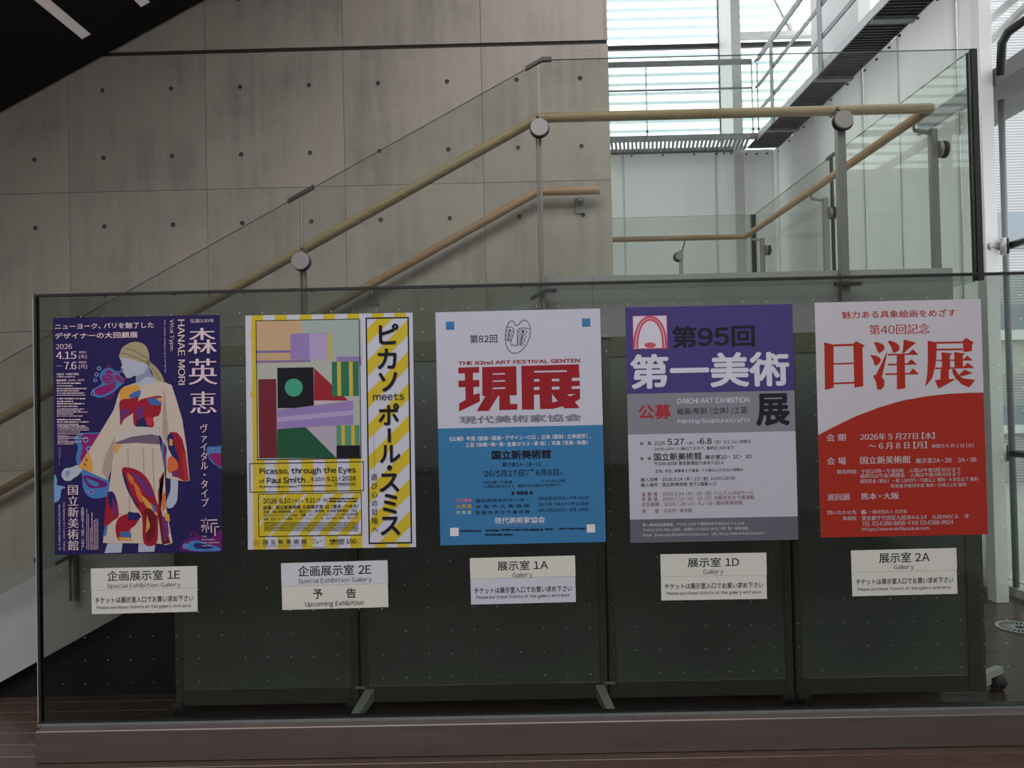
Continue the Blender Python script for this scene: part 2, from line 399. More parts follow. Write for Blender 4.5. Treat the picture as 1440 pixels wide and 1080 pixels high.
# ------------------------------------------------------------ railing of stair and landing
rail = empty('stair_railing')
tag(rail, 'glass stair railing with round oak handrail and steel posts with disc clamps', 'railing')
GY = 3.86; th = .014
def pane(pts, y0, y1, m, nm, par, edge=GEDGE, **k):
    o = MB().prism(pts, y0, y1, m, edge).build(nm, par); return o
pt = lambda x, y, Y=GY: (at_y(x, y, Y).x, at_y(x, y, Y).z)
a = pt(0, 509); b = pt(762, 84); tp = (b[1] - a[1]) / (b[0] - a[0])
lz_t = pt(1366, 69)[1]; lz_t2 = pt(770, 83)[1]; lz_t = (lz_t + lz_t2) / 2
lz_b = (pt(770, 411)[1] + pt(1372, 391)[1]) / 2; ab = pt(0, 836)
tb = tp
post_x = [pt(97, 800)[0], pt(425, 400)[0], pt(762, 300)[0], pt(1190, 300)[0]]
XR = pt(1371, 230)[0]
ztop = lambda x: min(lz_t, a[1] + tp * (x - a[0])); zbot = lambda x: min(lz_b, ab[1] + tb * (x - ab[0]))
kt = a[0] + (lz_t - a[1]) / tp; kb = ab[0] + (lz_b - ab[1]) / tb
edges_x = [post_x[0] - 1.25, post_x[0], post_x[1], post_x[2], XR]
gap = .006
for i in range(4):
    x0, x1 = edges_x[i] + gap, edges_x[i + 1] - gap
    if i == 3: x1 = XR
    tops = [(x0, ztop(x0))] + ([(kt, lz_t)] if x0 < kt < x1 else []) + [(x1, ztop(x1))]
    bots = [(x0, zbot(x0))] + ([(kb, lz_b)] if x0 < kb < x1 else []) + [(x1, zbot(x1))]
    pane(bots + tops[::-1], GY, GY + th, PANE_S, 'glass_panel', rail, GEDGEL)
# dark corner edge strip where the landing front pane ends
tag(MB().box((XR, GY - .002, lz_b), (XR + .028, GY + .03, lz_t), BLACKTRIM).build('corner_strip', rail), 'black vertical strip at the glass corner')
RY = 4.00; rr = .0268
rp = lambda x, y: at_y(x, y, RY)
ra = rp(0, 590); rk = rp(762, 163); rz = (rp(900, 160).z + rp(1290, 155).z) / 2
tr_ = (rk.z - ra.z) / (rk.x - ra.x); rkx = ra.x + (rz - ra.z) / tr_
RX = rp(1308, 155).x
RYB = at_z(1044, 342, rz).y
RYB = 7.25
rail_pts = [(-3.4, RY, ra.z + tr_ * (-3.4 - ra.x)), (rkx, RY, rz), (RX, RY, rz), (RX, RYB, rz), (WX1 + .03, RYB, rz)]
MB().tube(rail_pts[:3], rr, OAK, 18).build('handrail', rail)
hb = MB().tube(rail_pts[2:], rr, OAK, 18)
bmv = []
hb.build('handrail', rail)
bm_ = bmesh.new(); bmesh.ops.create_icosphere(bm_, subdivisions=3, radius=rr * 1.0)
mbk = MB(); mbk.add([v.co + Vector((RX, RY, rz)) for v in bm_.verts], [[v.index for v in f.verts] for f in bm_.faces], OAK, True); bm_.free(); mbk.build('handrail_corner', rail)
def disc(mb, c, axis, r, d, m, n=28):
    c = Vector(c); axis = Vector(axis).normalized()
    mb.tube([c - axis * d / 2, c - axis * d / 2 + axis * d * .15, c + axis * d * .85 - axis * d * 0.35, c + axis * d / 2], r, m, n)
def disc_y(mb, x, z, y0, y1, r, m, n=28):
    vs = []; prof = [(r * .93, y0), (r, y0 + .003), (r, y1)]
    for rr_, yy in prof: vs += [(x + rr_ * math.cos(2 * math.pi * k / n), yy, z + rr_ * math.sin(2 * math.pi * k / n)) for k in range(n)]
    fs = [(i * n + k, i * n + (k + 1) % n, (i + 1) * n + (k + 1) % n, (i + 1) * n + k) for i in range(2) for k in range(n)]
    mb.add(vs, fs, m, False); k0 = len(mb.v) - 3 * n
    mb.f.append([k0 + k for k in range(n)][::-1]); mb.m.append(mb.mi(m)); mb.sm.append(False)
    mb.f.append([k0 + 2 * n + k for k in range(n)]); mb.m.append(mb.mi(m)); mb.sm.append(False)
for i, x in enumerate(post_x):
    zr = rz if x > rkx - .02 else ra.z + tr_ * (x - ra.x)
    zd = zr - .105
    x_ = x
    pm_ = MB()
    pm_.box((x - .0075, GY + .030, zbot(x) - .24), (x + .0075, GY + .066, zd + .02), STEEL)
    pm_.box((x - .021, GY + .030, zbot(x) - .24), (x - .013, GY + .066, zd + .02), STEEL) if i < 3 else pm_.box((x - .022, GY + .025, zbot(x) - .12), (x + .02, GY + .066, zd + .02), STEEL)
    po = pm_.build('post', rail)
    MB().box((x - .018, GY + .04, zd + .0), (x - .002, GY + .05, zr - rr * .6), STEEL).box((x - .018, GY + .04, zr - rr - .012), (x - .002, RY, zr - rr - .002), STEEL).build('rail_bracket', rail)
    dm = MB(); disc_y(dm, x - .004, zd, GY - .020, GY - .0095, .0475, STEEL); disc_y(dm, x - .001, zd - .004, GY - .011, GY - .0008, .0475, RUBBER) if False else None
    dm.build('clamp_disc', po)
    d3 = MB(); disc_y(d3, x + .001, zd - .005, GY - .009, GY - .0004, .0485, RUBBER); d3.build('clamp_shadow_disc', po)  # dark disc set slightly low, stands in for the crescent shadow under the clamp
    d2 = MB(); disc_y(d2, x - .004, zd, GY + th + .001, GY + th + .014, .047, DSTEEL); d2.build('clamp_disc', po)
    # dark clips on the top and bottom edge of the panes
    def clip(zf, up, kk):
        w = .068; xs_ = [x - w] + ([kk] if x - w < kk < x + w else []) + [x + w]
        o_ = .006 * up
        lo = [(q, zf(q) - .012 + (.006 if up > 0 else 0)) for q in xs_]; hi = [(q, zf(q) + .012 - (.0 if up > 0 else .006)) for q in xs_]
        MB().prism(lo + hi[::-1], GY - .006, GY + th + .006, DSTEEL).build('edge_clip', rail)
    if i < 3: clip(ztop, 1, kt)
    clip(zbot, -1, kb)
# side railing along the landing's right edge and its far end
GX = XR
for (ya, yb) in ((GY + .05, 5.60), (5.62, 7.42)):
    mb = MB().box((GX, ya, lz_b), (GX + th, yb, lz_t), PANE_S)
    mb2 = MB()
    x0, x1 = GX, GX + th
    vs = [(x0, ya, lz_b), (x0, yb, lz_b), (x0, yb, lz_t), (x0, ya, lz_t), (x1, ya, lz_b), (x1, yb, lz_b), (x1, yb, lz_t), (x1, ya, lz_t)]
    mb2.add(vs, [(0, 3, 2, 1), (4, 5, 6, 7)], PANE_S); mb2.add(vs, [(0, 1, 5, 4), (2, 3, 7, 6)], GEDGEL); mb2.add(vs, [(1, 2, 6, 5), (3, 0, 4, 7)], GEDGE)
    mb2.build('glass_panel', rail)
for yy in (4.17, 5.63, 7.08):
    po = MB().box((RX + .085, yy - .02, LZ - .2 + .2), (RX + .125, yy + .02, rz - .055), STEEL, bev=.003).build('post', rail)
    MB().bar((RX + .09, yy, rz - .075), (RX - .0, yy, rz - .058), .012, .018, STEEL).bar((RX, yy, rz - .058), (RX, yy, rz - rr * .9), .012, .012, STEEL).build('rail_bracket', rail)
    dm = MB()
    dm.tube([(RX + .122, yy, rz - .17), (GX - .001, yy, rz - .17)], .0475, STEEL, 24); dm.tube([(GX + th + .001, yy, rz - .17), (GX + th + .018, yy, rz - .17)], .0475, DSTEEL, 24)
    dm.build('clamp_disc', po)
MB().box((GX - .07, 5.60, lz_t - .01), (GX + .02, 5.63, lz_t + .014), DSTEEL).build('edge_clip', rail) if False else None
MB().bar((GX + th / 2, 5.54, lz_t), (GX + th / 2, 5.68, lz_t), .024, .02, DSTEEL).build('edge_clip', rail)
MB().box((GX - .004, 5.602, lz_b), (GX + th + .004, 5.618, lz_t - .01), BLACKTRIM).build('joint_strip', rail)
MB().box((GX - .03, 7.41, lz_b), (GX + .012, 7.44, lz_t), BLACKTRIM).build('joint_strip', rail)
MB().box((WX1 + .02, 7.42, lz_b + .05), (GX - .04, 7.434, lz_t), PANE_S, GEDGEL).build('glass_panel', rail)
xf = at_y(960, 380, 7.3).x
po = MB().box((xf - .018, 7.34, LZ), (xf + .016, 7.37, rz - .10), STEEL).build('post', rail)
dm = MB(); disc_y(dm, xf - .02, rz - .16, 7.375, 7.40, .05, DSTEEL); disc_y(dm, xf - .02, rz - .16, 7.32, 7.338, .04, STEEL, 20); dm.build('clamp_disc', po)
MB().bar((xf + .01, 7.34, rz - .11), (xf + .02, 7.26, rz - rr), .01, .012, STEEL).build('rail_bracket', rail)

# wall mounted handrail
wr = empty('wall_handrail'); tag(wr, 'round oak handrail fixed to the concrete wall beside the stair', 'handrail')
WRY = WY - .09
q = lambda x, y: at_y(x, y, WRY)
w0 = q(0, 691); w1 = q(757, 269); w2 = q(843, 268)
tw = (w1.z - w0.z) / (w1.x - w0.x)
zm = (w1.z + w2.z) / 2
MB().tube([(-3.8, WRY, w0.z + tw * (-3.8 - w0.x)), (w0.x + (zm - w0.z) / tw, WRY, zm), (w2.x, WRY, zm)], .0265, OAK2, 18).build('rail', wr)
for (x, y) in ((815, 287), (527, 414), (238, 575)):
    c = at_y(x, y, WY)
    zr = zm if x > 757 else w0.z + tw * (c.x - w0.x)
    br = MB().box((c.x - .030, WY - .012, zr - .125), (c.x + .030, WY - .001, zr - .025), STEEL, bev=.002)
    br.bar((c.x, WY - .01, zr - .06), (c.x, WRY, zr - .06), .014, .014, STEEL).bar((c.x, WRY, zr - .066), (c.x, WRY, zr - .02), .014, .014, STEEL)
    br.build('bracket', wr)

# ------------------------------------------------------------ glass partition with plinth
FY = 3.31; FX0 = at_y(55, 715, FY).x; FX1 = 2.95; FZ1 = at_y(720, 402, FY).z; FZ0 = at_y(720, 1003, FY).z
fence = empty('glass_partition'); tag(fence, 'long tinted glass partition on a low bronze metal plinth, carrying posters', 'partition')
MB().box((FX0, FY, FZ0), (FX1, FY + .016, FZ1), PANE_F, GEDGE).build('glass_panel', fence)
MB().box((FX0 - .01, FY - .004, FZ1), (FX1, FY + .02, FZ1 + .011), BLACKTRIM).build('top_trim', fence)
MB().box((FX0 - .012, FY - .004, FZ0), (FX0, FY + .02, FZ1), BLACKTRIM).build('side_trim', fence)
MB().box((FX0 - .016, FY - .003, FZ0), (FX0 - .0125, FY + .019, FZ1), GALVL).build('side_edge', fence)
MB().box((FX0 - .012, FY - .010, FZ0 - .016), (FX1, FY + .026, FZ0 + .001), BLACKTRIM).box((FX0 - .012, FY - .016, FZ0 - .016), (FX1, FY - .0105, FZ0 - .004), GALV).build('bottom_channel', fence)
bx0 = at_y(49, 1040, 3.25).x
MB().box((bx0, 3.25, 0.001), (FX1, 3.365, FZ0 - .017), BASEM, bev=.004).build('plinth', fence)
dots = MB(); sp = .1017
c0 = at_y(88, 962, FY)      # one mark of the lowest row
nz = 0; zz = c0.z; r = .0022
while zz < FZ1 - .03:
    xx = c0.x
    while xx > FX0 + .03: xx -= sp
    xx += sp
    while xx < FX1 - .03:
        k = r * random.uniform(.6, 1.15)
        dots.add([(xx - k, FY - .0003, zz), (xx, FY - .0003, zz - k), (xx + k, FY - .0003, zz), (xx, FY - .0003, zz + k)], [(0, 1, 2, 3)], DOT); xx += sp
    zz += sp
tag(dots.build('safety_dots', fence), 'fine grid of white safety dots', kind='stuff')

# ------------------------------------------------------------ rolling display boards
BY = 3.72; LINED = mat('board_seam', (0.03, 0.032, 0.025), .6)
b_edges = [(243, 500), (503, 849), (852, 1110), (1114, 1377)]
labels = ['charcoal display board with olive frame, leftmost behind the glass, under the purple butterfly poster',
          'wide charcoal display board behind the glass between the yellow striped and the red lettered poster',
          'charcoal display board behind the glass under the violet and grey poster',
          'charcoal display board behind the glass, rightmost, behind the orange red poster']
def caster(c, par, sc=1.0):
    r = .032 * sc; x, y, z = c
    cm = MB()
    for s_ in (-1, 1):
        cm.tube([(x + s_ * .016 * sc - .009 * sc, y, z + r), (x + s_ * .016 * sc + .009 * sc, y, z + r)], r, WHEEL, 20)
    o = MB().tube([(x, y - .0, z + r), (x, y, z + r * 2.4)], .009, DSTEEL, 10)
    hood = [(x + dx, y + r * 1.25 * math.cos(t), z + r + r * 1.25 * math.sin(t)) for dx in (-.027 * sc, .027 * sc) for t in [math.pi * k / 10 for k in range(11)]]
    o.add(hood, [(k, k + 1, 12 + k, 11 + k) for k in range(10)], RUBBER, True)
    c_ = o.build('caster', par); cm.build('wheel', c_); return c_
tops = at_y(600, 479, BY).z; bot = at_y(600, 987, BY).z
for i, (pa, pb) in enumerate(b_edges):
    x0 = at_y(pa, 720, BY).x; x1 = at_y(pb, 720, BY).x
    bd = empty('display_board'); tag(bd, labels[i], 'display board', 'rolling display boards behind the glass')
    zt_ = tops; zb_ = bot
    fw = .038; fh = .105; fb_ = .082; y0 = BY; y1 = BY + .035
    MB().box((x0 + fw, y0 + .006, zb_ + fb_), (x1 - fw, y1 - .006, zt_ - fh), BOARDM).build('panel', bd)
    fwr = .075 if i == 3 else fw
    for (u, v) in ((x0, x0 + fw - .001), (x1 - fwr + .001, x1)):
        MB().box((u, y0, zb_), (v, y1, zt_), FRAMEM, bev=.004).build('stile', bd)
    MB().box((x0 + fw, y0 + .002, zt_ - fh), (x1 - fwr, y1 - .002, zt_), FRAMEM, bev=.003).build('top_rail', bd)
    MB().box((x0 + fw, y0 + .002, zb_ + .0), (x1 - fwr, y1 - .002, zb_ + fb_), FRAMEM, bev=.003).build('bottom_rail', bd)
    if i in (1, 2):
        MB().box((x0 - .028, y0 - .008, zb_ + .07), (x0 + .024, y0 - .001, zb_ + .084), BOARDF, bev=.002).build('clip', bd)
        MB().box((x0 - .035, y0 - .012, zt_ - .006), (x0 + .045, y0 - .001, zt_ + .008), BOARDF, bev=.002).build('clip', bd)
    # feet
    def foot(xc, xo=0.0, front=True):
        ft = MB()
        ft.add([(xc - .022, y0 - .002, .115), (xc + .022, y0 - .002, .115), (xc + .022, y0 - .002, .06), (xc - .022, y0 - .002, .06),
                (xc - .020 + xo, 3.475, .060), (xc + .020 + xo, 3.475, .060), (xc + .020 + xo, 3.475, .035), (xc - .020 + xo, 3.475, .035)],
               [(0, 1, 5, 4), (1, 2, 6, 5), (3, 7, 6, 2), (0, 4, 7, 3), (4, 5, 6, 7), (0, 3, 2, 1)], BOARDF)
        f = ft.build('foot', bd); caster((xc + xo, 3.51, 0.001), bd, .55) if False else None
        ft2 = MB().add([(xc - .02, y1 + .002, .115), (xc + .02, y1 + .002, .115), (xc + .02, y1 + .002, .06), (xc - .02, y1 + .002, .06),
                (xc - .018, 3.98, .08), (xc + .018, 3.98, .08), (xc + .018, 3.98, .055), (xc - .018, 3.98, .055)],
               [(0, 4, 5, 1), (1, 5, 6, 2), (3, 2, 6, 7), (0, 3, 7, 4), (4, 7, 6, 5), (0, 1, 2, 3)], BOARDF)
        ft2.build('foot', bd)
        caster((xc, 3.95, 0.001), bd, .55); caster((xc + xo, 3.50, 0.001), bd, .45)
    if i == 0: caster((x0 + .012, BY + .018, .001), bd); foot(x1 - .03, -.0) if False else caster((x1 - .03, BY + .018, .001), bd)
    if i == 1: foot(x0 + .045, -.045); foot(x1 - .04, .04)
    if i == 2: caster((x0 + .04, BY + .018, .001), bd) if False else None; caster((x1 - .03, BY + .018, .001), bd); caster((x0 + .2, BY + .018, .001), bd) if False else None
    if i == 3:
        caster((x0 + .03, BY + .018, .001), bd)
        fx = at_y(1400, 950, 3.88)
        mm = MB().bar((x1 + .0, BY + .03, .105), (x1 + .17, BY + .15, .098), .035, .032, BOARDF).bar((x1 - .0, BY + .03, .075), (x1 + .06, BY + .07, .075), .035, .03, BOARDF)
        mm.build('foot', bd); caster((x1 + .15, BY + .14, .001), bd, 1.0)
        MB().box((x1, y0 + .004, zb_), (x1 + .012, y1 + .03, zt_), FRAMEM).build('side_post', bd)
    if i == 2:
        pass

# ------------------------------------------------------------ printed sheets
def smooth_pts(pts, closed=True, k=4):
    n = len(pts); out = []
    rng = range(n) if closed else range(n - 1)
    for i in rng:
        p0 = pts[(i - 1) % n] if closed or i > 0 else pts[i]; p1 = pts[i]; p2 = pts[(i + 1) % n]; p3 = pts[(i + 2) % n] if closed or i + 2 < n else p2
        for j in range(k):
            t = j / k
            out.append(tuple(.5 * ((2 * p1[d]) + (-p0[d] + p2[d]) * t + (2 * p0[d] - 5 * p1[d] + 4 * p2[d] - p3[d]) * t * t + (-p0[d] + 3 * p1[d] - 3 * p2[d] + p3[d]) * t ** 3) for d in (0, 1)))
    if not closed: out.append(tuple(pts[-1]))
    return out
def clip_rect(poly, x0, x1, y0, y1):
    for (ax, lim, sgn) in ((0, x0, 1), (0, x1, -1), (1, y0, 1), (1, y1, -1)):
        res = []
        for i in range(len(poly)):
            a_, b_ = poly[i], poly[(i + 1) % len(poly)]
            ia = (a_[ax] - lim) * sgn >= 0; ib = (b_[ax] - lim) * sgn >= 0
            if ia: res.append(a_)
            if ia != ib:
                t = (lim - a_[ax]) / (b_[ax] - a_[ax]); res.append((a_[0] + (b_[0] - a_[0]) * t, a_[1] + (b_[1] - a_[1]) * t))
        poly = res
        if not poly: return []
    return poly
TXT = {}
def text_mesh(body, off=0.0, line=1.0, space=1.0, align='LEFT'):
    key = (body, off, line, space, align)
    if key in TXT: return TXT[key]
    c = bpy.data.curves.new('lettering', 'FONT'); c.body = body; c.resolution_u = 3; c.offset = off; c.space_line = line; c.space_character = space; c.align_x = align
    o = bpy.data.objects.new('lettering', c); m = bpy.data.meshes.new_from_object(o)
    r = ([(v.co.x, v.co.y) for v in m.vertices], [list(p.vertices) for p in m.polygons])
    bpy.data.objects.remove(o); bpy.data.curves.remove(c); bpy.data.meshes.remove(m); TXT[key] = r
    return r
def wide(ch):                     # the same letter from the face that also holds the kanji
    o = ord(ch)
    return chr(o + 0xFEE0) if 0x21 <= o <= 0x7E and ch not in "Il-/:;.,'!?()[]" else ch
def line_mesh(body, off):
    key = ('line', body, off)
    if key in TXT: return TXT[key]
    V = []; F = []; x = 0.0
    for ch in body:
        if ch == ' ': x += .30; continue
        if ch == '\u3000': x += 1.0; continue
        v, f = text_mesh(wide(ch), off)
        if not v: x += .5; continue
        latin = ord(ch) < 128; a_ = min(p[0] for p in v); b_ = max(p[0] for p in v); k = len(V)
        if latin: sh = x - a_ + .04; adv = b_ - a_ + .095
        else: sh = x; adv = 1.0 if ch not in '，、。・（）［］【】' else .72
        if not latin and adv < 1 and ch in '（［【': sh = x - .28
        if not latin and ch == '・': sh = x - .14
        V += [(p[0] + sh, p[1]) for p in v]; F += [[k + i for i in g] for g in f]; x += adv
    TXT[key] = (V, F); return TXT[key]
class Print:
    def __init__(s, name, corners, Y, sheet_ink, **tags):
        P_ = [at_y(x, y, Y) for x, y in corners]; TL, TR, BR, BL = P_
        s.c = (TL + TR + BR + BL) / 4; u = ((TR - TL) + (BR - BL)).normalized(); s.u = Vector((u.x, 0, u.z)).normalized(); s.v = Vector((-s.u.z, 0, s.u.x))
        s.w = ((TR - TL).length + (BR - BL).length) / 2; s.h = ((TL - BL).length + (TR - BR).length) / 2; s.Y = Y
        s.root = empty(name); tag(s.root, **tags)
        s.root.location = s.c; s.root.rotation_euler = (0, -math.atan2(s.u.z, s.u.x), 0)
        s.z = 0.0; s.mb = None; s.cr = (0, 0, 1)
        b = MB().box((-s.w / 2, 0, -s.h / 2), (s.w / 2, .0008, s.h / 2), sheet_ink); s.sheet = b.build('paper_sheet', s.root)
    def C(s, ox, oy, k): s.cr = (ox, oy, k)
    def L(s, x, y):
        px = s.cr[0] + x / s.cr[2]; py = s.cr[1] + y / s.cr[2]; d = at_y(px, py, s.Y) - s.c
        return (d.dot(s.u), d.dot(s.v))
    def begin(s): s.mb = MB()
    def end(s, name, parent=None, label=None):
        o = s.mb.build(name, parent or s.root); s.mb = None
        if parent is not None: pass
        if label: o['label'] = label
        if name in ('fine_print', 'stripe_print'): o['kind'] = 'stuff'
        return o
    def raw(s, pts, m, clip=True):
        if clip: pts = clip_rect(pts, -s.w / 2, s.w / 2, -s.h / 2, s.h / 2)
        if len(pts) < 3: return
        s.z -= .00002
        a2 = sum(pts[i][0] * pts[(i + 1) % len(pts)][1] - pts[(i + 1) % len(pts)][0] * pts[i][1] for i in range(len(pts)))
        if a2 < 0: pts = pts[::-1]
        s.mb.add([(p[0], s.z - .0002, p[1]) for p in pts], [list(range(len(pts)))], m)
    def poly(s, pts, m, sm=False):
        if sm: pts = smooth_pts(pts)
        s.raw([s.L(*p) for p in pts], m)
    def rect(s, x0, y0, x1, y1, m):
        a_, b_ = s.L(x0, y0), s.L(x1, y1); s.raw([(a_[0], b_[1]), (b_[0], b_[1]), (b_[0], a_[1]), (a_[0], a_[1])], m)
    def frame(s, x0, y0, x1, y1, w, m):
        a_, b_ = s.L(x0, y0), s.L(x1, y1); q0 = s.L(0, 0); q1 = s.L(w, 0); t = abs(q1[0] - q0[0]); X0, X1, Y0, Y1 = a_[0], b_[0], b_[1], a_[1]
        for r in ((X0, X1, Y1 - t, Y1), (X0, X1, Y0, Y0 + t), (X0, X0 + t, Y0, Y1), (X1 - t, X1, Y0, Y1)):
            s.raw([(r[0], r[2]), (r[1], r[2]), (r[1], r[3]), (r[0], r[3])], m)
    def ell(s, x, y, rx, ry, m, n=18, rot=0):
        s.raw([s.L(x + rx * math.cos(a_) * math.cos(rot) - ry * math.sin(a_) * math.sin(rot), y + rx * math.cos(a_) * math.sin(rot) + ry * math.sin(a_) * math.cos(rot)) for a_ in [2 * math.pi * k / n for k in range(n)]], m)
    def stroke(s, pts, w, m, closed=False, sm=True):
        if sm: pts = smooth_pts(pts, closed, 5)
        P_ = [Vector(s.L(*p)) for p in pts]; q0 = s.L(0, 0); q1 = s.L(w, 0); h = abs(q1[0] - q0[0]) / 2; n = len(P_)
        s.z -= .00002; vs = []; rng = range(n)
        for i in rng:
            a_ = P_[i - 1] if (closed or i) else P_[i]; b_ = P_[(i + 1) % n] if (closed or i < n - 1) else P_[i]
            t = (b_ - a_).normalized(); nn = Vector((-t.y, t.x)) * h
            vs += [(P_[i].x + nn.x, s.z - .0002, P_[i].y + nn.y), (P_[i].x - nn.x, s.z - .0002, P_[i].y - nn.y)]
        fs = [(2 * i, 2 * i + 1, 2 * ((i + 1) % n) + 1, 2 * ((i + 1) % n)) for i in (range(n) if closed else range(n - 1))]
        s.mb.add(vs, fs, m)
    def text(s, body, x0, y0, x1, y1, m, bold=0.0, serif=0.0, rot=0, line=1.0, space=1.0, align='LEFT', cell=None, off=None):
        """ink box in crop pixels. bold: grow in all directions, serif: grow sideways only (em units)"""
        of_ = (-.006 if serif else 0) if off is None else min(off, 0)
        V, F = text_mesh(body, of_, line, space, align) if '\n' in body else line_mesh(body, of_)
        if rot: V = [(v[1], -v[0]) for v in V]
        sh = [(0, 0)]
        if off and off > 0 and not bold: sh = [(off * .8 * a_, off * .8 * b_) for a_, b_ in ((-1, -1), (1, -1), (1, 1), (-1, 1))]
        if bold: sh = [(bold * math.cos(k * math.pi / 3), bold * math.sin(k * math.pi / 3)) for k in range(6)]
        if serif: sh = [(-serif, 0), (0, 0), (serif, 0)] if not rot else [(0, -serif), (0, 0), (0, serif)]
        if bold and serif: sh = [(a_, b_) for a_ in (-serif, 0, serif) for b_ in (-bold, bold)]
        vs = []; fs = []
        for si, (dx, dy) in enumerate(sh):
            k = len(vs); vs += [(v[0] + dx, v[1] + dy, si * .000008) for v in V]; fs += [[k + i for i in f] for f in F]
        mx0 = min(v[0] for v in vs); mx1 = max(v[0] for v in vs); my0 = min(v[1] for v in vs); my1 = max(v[1] for v in vs)
        q0, q1 = s.L(0, 0), s.L(100, 0); kk = abs(q1[0] - q0[0]) / 100; tl = abs(q1[1] - q0[1]) / abs(q1[0] - q0[0])
        W_, H_ = x1 - x0, y1 - y0; w2 = max(W_ - tl * H_, .6 * W_) * kk / 2; nat = W_ * (my1 - my0) / (mx1 - mx0); h2 = min(H_, max(nat, H_ - tl * W_, .8 * H_)) * kk / 2
        cc = s.L((x0 + x1) / 2, (y0 + y1) / 2); A = (cc[0] - w2, cc[1] + h2); B = (cc[0] + w2, cc[1] - h2); sx = (B[0] - A[0]) / (mx1 - mx0); sy = (A[1] - B[1]) / (my1 - my0)
        s.z -= .00002 + len(sh) * .000008
        own = s.mb is None
        if own: s.mb = MB()
        s.mb.add([(A[0] + (v[0] - mx0) * sx, s.z - .0002 + v[2], B[1] + (v[1] - my0) * sy) for v in vs], fs, m)
        if own: return s.end('lettering')
    def col(s, body, x0, y0, x1, y1, m, **k):
        return s.text('\n'.join(body), x0, y0, x1, y1, m, align='CENTER', **k)
    def dashes(s, rows, m, vert=False):
        """lines of type too small to read: (x0, y, x1, height)"""
        q0 = s.L(0, 0)
        for (x0, y, x1, h) in rows:
            x = x0; s.z -= .00001
            while x < x1:
                w = random.uniform(h * .5, h * 3.2); e = min(x + w, x1)
                hh = h * random.uniform(.34, .5)
                if vert: a_, b_ = s.L(y - hh, x), s.L(y + hh, e)
                else: a_, b_ = s.L(x, y - hh), s.L(e, y + hh)
                s.mb.add([(a_[0], s.z - .0002, b_[1]), (b_[0], s.z - .0002, b_[1]), (b_[0], s.z - .0002, a_[1]), (a_[0], s.z - .0002, a_[1])], [(0, 1, 2, 3)], m)
                x = e + random.uniform(h * .15, h * .7)

PY = FY - .0012
BK = ink(22, 22, 28)

